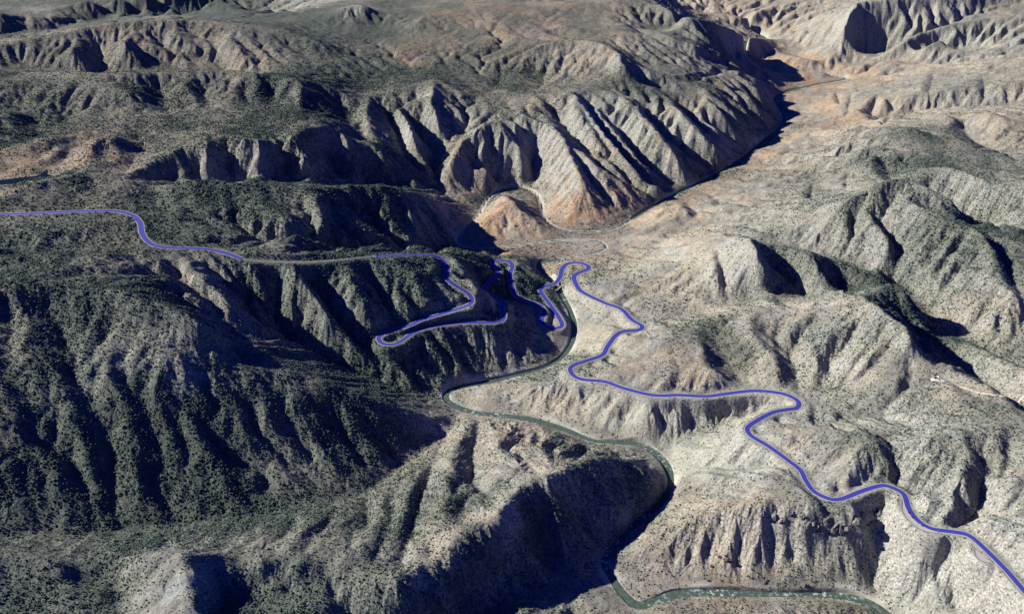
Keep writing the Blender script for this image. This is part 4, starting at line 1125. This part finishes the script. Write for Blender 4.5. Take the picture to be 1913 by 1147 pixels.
bs.inputs['Roughness'].default_value = 1


def halfwidth(L):
    return np.clip(np.sqrt(L[:, 0] ** 2 + L[:, 1] ** 2 + CAM_H ** 2) * .0025, 7.0, 14)


hk = hwy.copy()
h0, h1 = [np.hypot(hk[:, 0] - at(*p)[0], hk[:, 1] - at(*p)[1]).argmin() for p in (HWY_H[0], HWY_H[-1])]
hw_ = halfwidth(hk) + 3.5
hw_[h0:h1] = 2.2
Vh, Fh = ribbon(hk, hw_, 'line', .35, across=3)
tag(mesh_from('highway_road', Vh, Fh, m_shoulder), kind='structure')


def route(a, bend, label):
    d0 = np.hypot(hwy[:, 0] - at(*a)[0], hwy[:, 1] - at(*a)[1]).argmin()
    d1 = np.hypot(hwy[:, 0] - at(*bend)[0], hwy[:, 1] - at(*bend)[1]).argmin()
    L = hwy[d0:d1 + 1]
    Vv, Ff = ribbon(L, halfwidth(L), 'line', .8, across=7)
    o = mesh_from('route_line', Vv, Ff, m_route)
    e = np.tile(np.abs(np.linspace(-1, 1, 7)) ** 3, len(L))
    attr(o, 'edge', e)
    tag(o, label, 'route line', 'blue route line along the highway')


route(HWY_A[0], HWY_A[-1], 'short blue route line on the wooded plateau, ending behind a ridge crest')
route(HWY_B[0], HWY_B[-1], 'long blue route line winding through the switchbacks and across the river')


m_faint, nt, bs = new_mat('worn_dirt_track')
b = NB(nt)
c = b.mix(b.noise(b.n('NewGeometry').outputs['Position'], .05, 4), (.17, .145, .115), (.34, .29, .23))
nt.links.new(c, bs.inputs['Base Color'])
bs.inputs['Roughness'].default_value = 1


def track(name, px, half=3.5, dz=1.0, mat=None):
    L = np.array([(*land_at(u, v), 0) for u, v in px])
    L = smooth_line(L, 6.0)
    Vv, Ff = ribbon(L, half, None, dz, across=4)
    tag(mesh_from(name, Vv, Ff, mat or m_faint), kind='structure')


track('dirt_track', [(1752, 709), (1770, 713), (1800, 726), (1830, 735), (1860, 741), (1885, 745), (1913, 741), (1960, 730)], 3.2, 1.0, m_track)
track('dirt_track', [(0, 546), (60, 527), (120, 510), (180, 495), (230, 482), (272, 470)], 3.0)
track('dirt_track', [(228, 428), (240, 422), (254, 414)], 3.0)
track('dirt_track', [(232, 332), (245, 315), (262, 290), (271, 265), (266, 250), (290, 232), (330, 210), (390, 200), (400, 199), (450, 210), (520, 196), (600, 205)], 4.0)
track('dirt_track', [(640, 205), (660, 185), (685, 172), (720, 160), (770, 143), (800, 128), (815, 105)], 3.5)
track('dirt_track', [(1463, 196), (1484, 205), (1484, 222), (1475, 240)], 4.0)
track('dirt_track', [(693, 629), (712, 627)], 4.0)
g = (1 + 5 ** .5) / 2
ICO = np.array([(-1, g, 0), (1, g, 0), (-1, -g, 0), (1, -g, 0), (0, -1, g), (0, 1, g), (0, -1, -g), (0, 1, -g), (g, 0, -1), (g, 0, 1), (-g, 0, -1), (-g, 0, 1)]) / math.sqrt(1 + g * g)
ICOF = np.array([(0, 11, 5), (0, 5, 1), (0, 1, 7), (0, 7, 10), (0, 10, 11), (1, 5, 9), (5, 11, 4), (11, 10, 2), (10, 7, 6), (7, 1, 8), (3, 9, 4), (3, 4, 2), (3, 2, 6), (3, 6, 8), (3, 8, 9), (4, 9, 5), (2, 4, 11), (6, 2, 10), (8, 6, 7), (9, 8, 1)])

def subdivide(Vv, Ff):
    Vv, cache, out = [tuple(p) for p in Vv], {}, []

    def mid_(a, c):
        k = (min(a, c), max(a, c))
        if k not in cache:
            p = np.array(Vv[a]) + np.array(Vv[c])
            Vv.append(tuple(p / np.linalg.norm(p)))
            cache[k] = len(Vv) - 1
        return cache[k]
    for a, c, d in Ff:
        e, f, h_ = mid_(a, c), mid_(c, d), mid_(d, a)
        out += [(a, e, h_), (c, f, e), (d, h_, f), (e, f, h_)]
    return np.array(Vv), np.array(out)


ICO_SUB = subdivide(*subdivide(*subdivide(ICO, ICOF)))


# ------------------------------------------------------------------ pull-outs, bridges, vehicles, hilltop site, crags
for P_ in PULL:
    Vv, Ff = ribbon(P_, np.sin(np.linspace(.25, math.pi - .25, len(P_))) * 15.0, 'line', .22, across=3)
    tag(mesh_from('pull_out', Vv, Ff, m_shoulder), kind='structure')


def flat_mat(name, c, rough=.8, metal=0.0):
    m, nt_, b_ = new_mat(name)
    k = NB(nt_)
    p_ = k.n('NewGeometry').outputs['Position']
    cc = k.mix(k.noise(p_, .8, 4), tuple(v * .82 for v in c), tuple(min(1, v * 1.15) for v in c))
    nt_.links.new(cc, b_.inputs['Base Color'])
    b_.inputs['Roughness'].default_value = rough
    b_.inputs['Metallic'].default_value = metal
    return m


m_conc = flat_mat('pale_concrete', (.46, .44, .40))
m_steel = flat_mat('green_grey_steel', (.20, .23, .21), .6)
m_wall = flat_mat('dark_stone_wall', (.12, .11, .10))
m_paint = flat_mat('white_paint', (.75, .74, .70))
m_panel = flat_mat('blue_black_panel', (.012, .018, .05), .15)
m_glass = flat_mat('dark_glass', (.02, .025, .03), .1)
m_tyre = flat_mat('black_rubber', (.02, .02, .02))
m_crag = flat_mat('dark_crag_rock', (.15, .135, .122), .95)


def frame_of(L):
    t = np.gradient(L[:, :2], axis=0)
    t /= np.maximum(np.linalg.norm(t, axis=1), 1e-6)[:, None]
    return np.stack([-t[:, 1], t[:, 0]], 1)


def sweep(name, L, off, half, z0, z1, mat, parent=None):
    """bar of rectangular section along a line; z0 and z1 may vary along it"""
    nn = frame_of(L)
    n = len(L)
    z0, z1 = np.broadcast_to(z0, (n,)), np.broadcast_to(z1, (n,))
    rows = []
    for o_, zz in ((off - half, z0), (off + half, z0), (off + half, z1), (off - half, z1)):
        rows.append(np.column_stack([L[:, :2] + nn * o_, L[:, 2] + zz]))
    Vv = np.stack(rows, 1).reshape(-1, 3)
    Ff = [(4 * a + e, 4 * a + (e + 1) % 4, 4 * a + 4 + (e + 1) % 4, 4 * a + 4 + e) for a in range(n - 1) for e in range(4)]
    Ff += [(0, 3, 2, 1), (4 * n - 4, 4 * n - 3, 4 * n - 2, 4 * n - 1)]
    return mesh_from(name, Vv, np.array(Ff), mat, smooth=False, parent=parent)


def thing(name, label, cat, loc, rz=0.0, group=None):
    o = bpy.data.objects.new(name, None)
    COL.objects.link(o)
    o.location, o.rotation_euler = loc, (0, 0, rz)
    o.empty_display_size = .1
    return tag(o, label, cat, group)


def box(name, sx, sy, sz, c, mat, parent, taper=1.0):
    x_, y_, z_ = sx / 2, sy / 2, sz / 2
    Vv = [(c[0] + a * x_ * (taper if d > 0 else 1), c[1] + e * y_ * (taper if d > 0 else 1), c[2] + d * z_) for d in (-1, 1) for a, e in ((-1, -1), (1, -1), (1, 1), (-1, 1))]
    Ff = [(3, 2, 1, 0), (4, 5, 6, 7), (0, 1, 5, 4), (1, 2, 6, 5), (2, 3, 7, 6), (3, 0, 4, 7)]
    o = mesh_from(name, Vv, np.array(Ff), mat, smooth=False, parent=parent)
    bv = o.modifiers.new('edge', 'BEVEL')
    bv.width, bv.segments = min(sx, sy, sz) * .08, 2
    return o


def bridge(name, L, half, label, rise, steel):
    base = L[len(L) // 2].copy()
    r = thing(name, label, 'bridge', (base[0], base[1], 0))
    K = L.copy()
    K[:, :2] -= base[:2]
    n = len(K)
    sweep('deck', K, 0, half, -1.6, .12, m_conc, r)
    for sgn in (-1, 1):
        sweep('parapet', K, sgn * (half + .25), .25, -.3, 1.3, m_conc, r)
        q_ = np.linspace(-1, 1, n)
        arch = -1.9 - rise * q_ ** 2
        sweep('arch', K, sgn * half * .6, .9, arch - 1.8, arch, steel, r)
    for f in (.2, .38, .62, .8):
        k = int(f * (n - 1))
        top = -1.6
        q = -1 + 2 * k / (n - 1)
        sweep('pier', K[k:k + 2], 0, half * .7, -1.9 - rise * q * q - .5, top, steel, r)
    return r


k0 = np.hypot(hwy[:, 0] - at(1032, 531, 26)[0], hwy[:, 1] - at(1032, 531, 26)[1]).argmin()
near = [k for k in range(k0 - 25, k0 + 26) if np.hypot(river[:, 0] - hwy[k, 0], river[:, 1] - hwy[k, 1]).min() < 42]
bridge('highway_bridge', hwy[near[0]:near[-1] + 1].copy(), 11.5, 'broad highway bridge carrying the blue route over the green river', 15, m_steel)
OB = smooth_line(pts([(1026, 544, 15), (1036, 543, 15), (1046, 537, 15), (1053, 527, 16)]), 5.0)
bridge('old_bridge', OB, 3.2, 'narrow pale curved bridge just downhill of the highway crossing', 9, m_conc)

for P_, lab in zip(PULL, ('long dark curved wall rimming the wide highway pull-out', 'short dark wall rimming the small pull-out near the lower right corner')):
    side = frame_of(P_)[len(P_) // 2]
    k = np.hypot(hwy[:, 0] - P_[len(P_) // 2, 0], hwy[:, 1] - P_[len(P_) // 2, 1]).argmin()
    out = np.sign(np.dot(side, P_[len(P_) // 2, :2] - hwy[k, :2]))
    Q_ = P_.copy()
    Q_[:, :2] += frame_of(P_) * out * (np.sin(np.linspace(.25, math.pi - .25, len(P_))) * 14.2)[:, None]
    tag(sweep('parapet_wall', Q_, 0, .6, -2.5, 1.4, m_wall), lab, 'wall')


def vehicle(u, v, colour, label):
    k = np.hypot(hwy[:, 0] - at(u, v, 252)[0], hwy[:, 1] - at(u, v, 252)[1]).argmin()
    p, t = hwy[k], hwy[k + 1] - hwy[k - 1]
    nn = np.array([-t[1], t[0]]) / np.linalg.norm(t[:2])
    q_ = np.array(at(u, v, p[2]))[:2] - p[:2]
    o_ = p[:2] + nn * np.sign(np.dot(nn, q_)) * 11.0
    r = thing('parked_truck', label, 'truck', (o_[0], o_[1], p[2] + .85), math.atan2(t[1], t[0]), 'dark vehicles standing at the pull-out')
    mc = flat_mat('dark_vehicle_paint', colour, .35)
    box('cargo_body', 7.0, 2.7, 2.8, (-1.4, 0, 2.3), mc, r)
    cab = box('cab', 2.3, 2.5, 2.2, (3.5, 0, 1.9), mc, r, .88)
    box('windscreen', .2, 2.0, .9, (4.56, 0, 2.35), m_glass, cab)
    for a in (-3.4, -2.1, 3.4):
        for e in (-1.2, 1.2):
            an = np.linspace(0, 2 * math.pi, 17)[:-1]
            ring = np.stack([a + .52 * np.cos(an), np.full(16, e - .18), .52 + .52 * np.sin(an)], 1)
            ring2 = ring + np.array([0, .36, 0])
            Vv = np.vstack([ring, ring2, [[a, e - .2, .52], [a, e + .2, .52]]])
            Ff = [(w_, (w_ + 1) % 16, 16 + (w_ + 1) % 16) for w_ in range(16)] + [(w_, 16 + (w_ + 1) % 16, 16 + w_) for w_ in range(16)]
            Ff += [(32, (w_ + 1) % 16, w_) for w_ in range(16)] + [(33, 16 + w_, 16 + (w_ + 1) % 16) for w_ in range(16)]
            mesh_from('wheel', Vv, np.array(Ff), m_tyre, smooth=False, parent=r)


vehicle(1700, 957, (.03, .03, .04), 'dark truck at the pull-out, uppermost of the three')
vehicle(1708, 966, (.035, .03, .03), 'dark truck at the pull-out, middle of the three')
vehicle(1724, 981, (.03, .035, .045), 'dark truck at the pull-out, lowest of the three')

# hilltop site with solar panels
sx_, sy_ = land_at(1748, 707)
sz_ = float(height_at(sx_, sy_))
for n_, (du, dv, lab) in enumerate([(1744.5, 706.5, 'dark solar array at the hilltop site, farther from the white hut'), (1748, 706, 'dark solar array at the hilltop site, right beside the white hut')]):
    ax_, ay_ = land_at(du, dv)
    r = thing('solar_array', lab, 'solar array', (ax_, ay_, float(height_at(ax_, ay_))), -.9, 'solar arrays on the hilltop')
    for k in range(3):
        x0 = (k - 1) * 4.6
        Vv = [(x0 - 2.2, -2, 1.2), (x0 + 2.2, -2, 1.2), (x0 + 2.2, 2, 3.6), (x0 - 2.2, 2, 3.6)]
        Vv += [(a, e, d - .15) for a, e, d in Vv]
        mesh_from('panel', Vv, np.array([(0, 1, 2, 3), (7, 6, 5, 4), (0, 4, 5, 1), (1, 5, 6, 2), (2, 6, 7, 3), (3, 7, 4, 0)]), m_panel, smooth=False, parent=r)
        box('post', .25, .25, 3.6, (x0, 1.2, 1.2), m_steel, r)
hx_, hy_ = land_at(1751.5, 706.5)
r = thing('equipment_hut', 'small white hut beside the solar arrays on the hilltop', 'hut', (hx_, hy_, float(height_at(hx_, hy_))), -.9)
box('wall', 11, 5, 4, (0, 0, 1.6), m_paint, r)
box('roof', 11.8, 5.8, .4, (0, 0, 3.8), m_paint, r)
dr = box('door', 1.4, .15, 2.2, (1, -2.52, 1.3), m_steel, r)
box('handle', .15, .12, .15, (1.45, -2.62, 1.3), m_panel, dr)
Vv, Ff = ribbon(smooth_line(np.array([(*land_at(1740, 709), 0), (*land_at(1752, 711), 0), (*land_at(1764, 713), 0)]), 4.0), 9.0, None, .6, across=6)
tag(mesh_from('gravel_pad', Vv, Ff, m_track), kind='structure')

# dark crags of the cliff band
CRAGS = [(1425, 962, 15), (1440, 968, 18), (1462, 975, 17), (1478, 965, 12), (1500, 968, 14), (1520, 982, 18), (1545, 975, 17), (1560, 988, 22), (1578, 992, 24), (1596, 972, 18), (1612, 968, 20), (1625, 980, 19), (1640, 962, 18),
         (1345, 1040, 10), (1360, 1050, 11), (1400, 1082, 11), (1430, 1088, 10), (1500, 1095, 12), (1330, 1060, 9)]
crng = np.random.default_rng(11)
for u, v, r_ in CRAGS:
    cx_, cy_ = land_at(u, v)
    vs_, fs_ = [], []
    for blk in range(5):
        Vv, Ff = ICO_SUB
        nrm_k = crng.normal(0, 1, (13, 3))
        nrm_k /= np.linalg.norm(nrm_k, axis=1)[:, None]
        lim = crng.uniform(.5, 1.0, 13)
        rr = np.min(lim[None] / np.maximum(Vv @ nrm_k.T, .25), axis=1)
        rr *= .92 + .2 * fbm(Vv[:, 0] * 5 + blk * 9.1 + u, Vv[:, 1] * 5 + Vv[:, 2] * 4, 2, 5)
        sz = r_ * crng.uniform(.32, .74)
        off_ = np.array([crng.uniform(-.75, .75), crng.uniform(-.3, .3), crng.uniform(-.5, .15)]) * r_
        fs_.append(Ff + len(ICO_SUB[0]) * blk)
        vs_.append(Vv * rr[:, None] * sz * np.array([1, .8, crng.uniform(.9, 1.5)]) + off_)
    d_, Ff = np.vstack(vs_), np.vstack(fs_)
    o = mesh_from('rock_outcrop', d_, Ff, m_crag, smooth=False)
    o.location = (cx_, cy_, float(height_at(cx_, cy_)))
    o.rotation_euler = (0, 0, crng.uniform(-.6, .6))
    low = v > 1020
    tag(o, 'small dark crag low on the fluted slope above the near reach' if low else 'dark craggy outcrop in the cliff band under the highway', 'rock',
        'crags low on the fluted slope' if low else 'crags of the cliff band under the highway')
print('built', round(time.time() - T0, 1))

# ------------------------------------------------------------------ trees and scrub
m_leaf, nt, bs = new_mat('juniper_foliage')
b = NB(nt)
pos = b.n('NewGeometry').outputs['Position']
rnd = b.n('NewGeometry').outputs['Random Per Island']
c = b.mix(rnd, (.022, .046, .043), (.050, .084, .072))
c = b.mix(b.rng(b.noise(pos, .6, 3), .4, .7, 0, .6), c, (.095, .105, .06))
nt.links.new(c, bs.inputs['Base Color'])
bs.inputs['Roughness'].default_value = .9
bs.inputs['Specular IOR Level'].default_value = .1
m_bark, nt, bs = new_mat('grey_bark')
bs.inputs['Base Color'].default_value = (.12, .095, .075, 1)
bs.inputs['Roughness'].default_value = .95

def scatter(n):
    """random spots of the ground in proportion to its scrub cover"""
    j = rng.integers(0, NV - 1, n)
    i = rng.integers(0, NU - 1, n)
    x, y = XX[j, i] + rng.normal(0, 4, n), YY[j, i] + rng.normal(0, 4, n)
    # cell area makes the draw even over the ground
    area = np.abs(row_y[j] - row_y[j + 1]) * (aa[1] - aa[0]) * (row_y[j] * .93 + 520)
    return x, y, j, i, area


NTRY = 3200000
x, y, j, i, area = scatter(NTRY)
per = NU * NV / NTRY
vg = VEG[j, i]
patch = vnoise(x / 70, y / 70, 51) * .6 + vnoise(x / 23, y / 23, 52) * .4
dens = (.017 * np.clip(vg, 0, 1) ** 1.5 + .0068 * np.clip(vg * 4, 0, 1) * np.clip(.3 + 2.2 * (vnoise(x / 150, y / 150, 57) - .25), .15, 1.7)) * np.clip(.35 + 1.5 * (patch - .2), .1, 1.6)
dens *= np.clip((9000 - y) / 3000, 0, 1)
dens += np.where((RDV[j, i] > 20) & (RDV[j, i] < 46) & (y > 6000) & (y < 9000), .014, 0)
slope = np.hypot(np.gradient(ZZ, axis=1)[j, i] / ((aa[1] - aa[0]) * (y * .93 + 520)), 0)
dens *= np.where(slope > .9, .3, 1)
ok = rng.random(NTRY) < dens * area * per
ok &= RDV[j, i] > np.where(y > 5300, 20, 23)
x, y, vg = x[ok], y[ok], vg[ok]
dh, _ = hwy_bench.nearest(x, y)
ok = dh > 21
ok &= ~in_poly(x, y, POND)
x, y, vg = x[ok], y[ok], vg[ok]
z = height_at(x, y)
rad = (1.35 + (1.75 + 1.6 * np.clip(vg * 1.3, 0, 1)) * rng.random(len(x)) ** 2.2) * np.clip(.75 + y / 7000, .9, 1.5)
hgt = rad * rng.uniform(.9, 1.5, len(x))
# what the camera sees of them
dep = np.hypot(np.hypot(x, y), CAM_H - z)
fy_ = y * CP + (CAM_H - z) * SP
u_ = CX + F_PX * x / fy_
v_ = CY + F_PX * ((CAM_H - z) * CP - y * SP) / fy_
inside = (u_ > 12) & (u_ < 1900) & (v_ > 12) & (v_ < 1135)
print('trees', len(x), round(time.time() - T0, 1))

# single junipers that show largest, by the ground they stand on
AREAS = [
    ('juniper on the pale slope right of the highway pull-out', 'junipers on the slope above the pull-out', [(1700, 880), (1913, 780), (1913, 1060), (1820, 985), (1740, 970), (1705, 930)], 70),
    ('juniper on the pale rocky slope below the highway pull-out', 'junipers on the rocky slope below the pull-out', [(1660, 960), (1700, 990), (1800, 1020), (1890, 1110), (1890, 1147), (1650, 1147)], 50),
    ('juniper on the rounded hill in the lower left corner', 'junipers on the lower left hill', [(0, 1085), (150, 1080), (250, 1130), (250, 1147), (0, 1147)], 50),
    ('juniper on the bright bare-topped hill at the bottom left', 'junipers on the bare-topped hill', [(240, 1050), (310, 1035), (375, 1045), (380, 1147), (255, 1147)], 40),
    ('juniper on the open knob above the shadowed ravine', 'junipers on the open knob', [(760, 1000), (900, 860), (1000, 850), (960, 940), (880, 1020), (800, 1100), (750, 1100)], 60),
    ('juniper on the fluted slope under the dark cliff band', 'junipers under the cliff band', [(1200, 1000), (1400, 1000), (1640, 1010), (1640, 1100), (1270, 1100)], 30),
]
single = np.zeros(len(x), bool)
proto = []
prng = np.random.default_rng(3)
for k in range(5):
    vs, fs, off = [], [], 0
    for c_ in range(9):
        th, rr = prng.uniform(0, 6.28), prng.uniform(.2, .62)
        cc = np.array([math.cos(th) * rr, math.sin(th) * rr, prng.uniform(.30, .95)]) if c_ else np.array([0, 0, .8])
        r = prng.uniform(.30, .48)
        P = ICO * r * prng.uniform(.75, 1.3, (12, 1)) * np.array([1, 1, .85]) + cc
        vs.append(P)
        fs.append(ICOF + off)
        off += 12
    for c_ in range(60):
        th, rr, zz = prng.uniform(0, 6.28), prng.uniform(.5, .98), prng.uniform(.2, 1.15)
        rr *= math.sqrt(max(.1, 1 - ((zz - .6) / .75) ** 2))
        P = ICO[[0, 5, 9, 8, 3]] * prng.uniform(.07, .15) + np.array([math.cos(th) * rr, math.sin(th) * rr, zz])
        vs.append(P)
        fs.append(np.array([(0, 1, 2), (0, 2, 3), (2, 4, 3), (1, 4, 2)]) + off)
        off += 5
    crown = mesh_from('crown', np.vstack(vs), np.vstack(fs), m_leaf, smooth=False)
    ang = np.linspace(0, 2 * math.pi, 7)[:-1]
    rings = [(.10, -.25), (.075, .1), (.05, .5), (.03, .8)]
    tv = np.vstack([np.stack([np.cos(ang) * r + .03 * q, np.sin(ang) * r, np.full(6, z_)], 1) for q, (r, z_) in enumerate(rings)])
    tf = np.array([(a * 6 + e, a * 6 + (e + 1) % 6, (a + 1) * 6 + (e + 1) % 6, (a + 1) * 6 + e) for a in range(3) for e in range(6)])
    trunk = mesh_from('trunk', tv, tf, m_bark)
    proto.append((crown, trunk))
used = set()
for label, group, poly, n in AREAS:
    P = np.array(poly, float)
    k = np.nonzero(in_poly(u_, v_, P) & inside & ~single)[0]
    k = k[np.argsort(-(rad / dep)[k])][:n]
    for t in k:
        single[t] = True
        root = bpy.data.objects.new('juniper_tree', None)
        COL.objects.link(root)
        root.location = (x[t], y[t], z[t])
        root.rotation_euler = (0, 0, rng.uniform(0, 6.28))
        root.scale = (rad[t], rad[t], hgt[t])
        root.empty_display_size = .1
        tag(root, label, 'tree', group)
        q_ = int(rng.integers(0, 5))
        for src in proto[q_]:
            ch = src if q_ not in used else src.copy()
            if q_ in used:
                COL.objects.link(ch)
            ch.parent = root
        used.add(q_)


OCT = np.array([(1, 0, 0), (0, 1, 0), (-1, 0, 0), (0, -1, 0), (0, 0, 1.0), (0, 0, -.8)])
OCTF = np.array([(0, 1, 4), (1, 2, 4), (2, 3, 4), (3, 0, 4), (1, 0, 5), (2, 1, 5), (3, 2, 5), (0, 3, 5)])


def crowns(name, idx):
    """many small crowns gathered into one ground cover object; the farther and smaller ones are simpler"""
    vs, fs, off = [], [], 0
    fine = (rad[idx] / dep[idx]) > .00075
    for part, SV, SF in ((idx[fine], ICO, ICOF), (idx[~fine], OCT, OCTF)):
        n, m = len(part), len(SV)
        P = SV[None] * rng.uniform(.7, 1.3, (n, m, 1))
        th = rng.uniform(0, 6.28, n)
        c_, s_ = np.cos(th)[:, None], np.sin(th)[:, None]
        R, H = rad[part, None], hgt[part, None]
        vs.append(np.stack([(P[..., 0] * c_ - P[..., 1] * s_) * R + x[part, None], (P[..., 0] * s_ + P[..., 1] * c_) * R + y[part, None],
                            (P[..., 2] * .55 + .42) * H + z[part, None]], -1).reshape(-1, 3))
        fs.append((SF[None] + off + (np.arange(n) * m)[:, None, None]).reshape(-1, 3))
        off += n * m
    o = mesh_from(name, np.vstack(vs), np.vstack(fs), m_leaf, smooth=False)
    tag(o, kind='stuff')
    return o


rest = np.nonzero(~single)[0]
crowns('juniper_woodland', rest[vg[rest] > .42])
crowns('scattered_scrub', rest[vg[rest] <= .42])
print('planted', round(time.time() - T0, 1))

# ------------------------------------------------------------------ light, sky, camera
SUN_ELEV, SUN_AZ_BEHIND = math.radians(28.5), math.radians(-9)
sd = np.array([-math.cos(SUN_ELEV) * math.cos(SUN_AZ_BEHIND), -math.cos(SUN_ELEV) * math.sin(SUN_AZ_BEHIND), math.sin(SUN_ELEV)])
sun = bpy.data.lights.new('sun', 'SUN')
sun.energy, sun.angle, sun.color = 5.0, math.radians(.5), (1, .97, .89)
so = bpy.data.objects.new('sun', sun)
COL.objects.link(so)
from mathutils import Vector
so.rotation_euler = Vector(-sd).to_track_quat('-Z', 'Y').to_euler()
w = bpy.data.worlds.new('World')
sc.world = w
w.use_nodes = True
bg = w.node_tree.nodes['Background']
sky = w.node_tree.nodes.new('ShaderNodeTexSky')
sky.sky_type = 'NISHITA'
sky.sun_disc = False
sky.sun_elevation = SUN_ELEV
sky.sun_rotation = math.atan2(sd[0], sd[1])
sky.dust_density = .3
sky.ozone_density = 3.0
tint = w.node_tree.nodes.new('ShaderNodeMix')
tint.data_type, tint.blend_type = 'RGBA', 'MULTIPLY'
tint.inputs[0].default_value = 1.0
tint.inputs[7].default_value = (.055, .19, 1.08, 1)
w.node_tree.links.new(sky.outputs[0], tint.inputs[6])
w.node_tree.links.new(tint.outputs[2], bg.inputs[0])
bg.inputs[1].default_value = .05
sc.view_settings.view_transform = 'Standard'
sc.view_settings.look = 'None'
sc.view_settings.exposure = 0.98
cam = bpy.data.cameras.new('camera')
cam.sensor_width = 36
cam.lens = F_PX / 1913 * 36
cam.clip_start, cam.clip_end = 10, 40000
co = bpy.data.objects.new('camera', cam)
co.location = (0, 0, CAM_H)
co.rotation_euler = (math.pi / 2 - PITCH, 0, 0)
COL.objects.link(co)
sc.camera = co
print('done', round(time.time() - T0, 1))
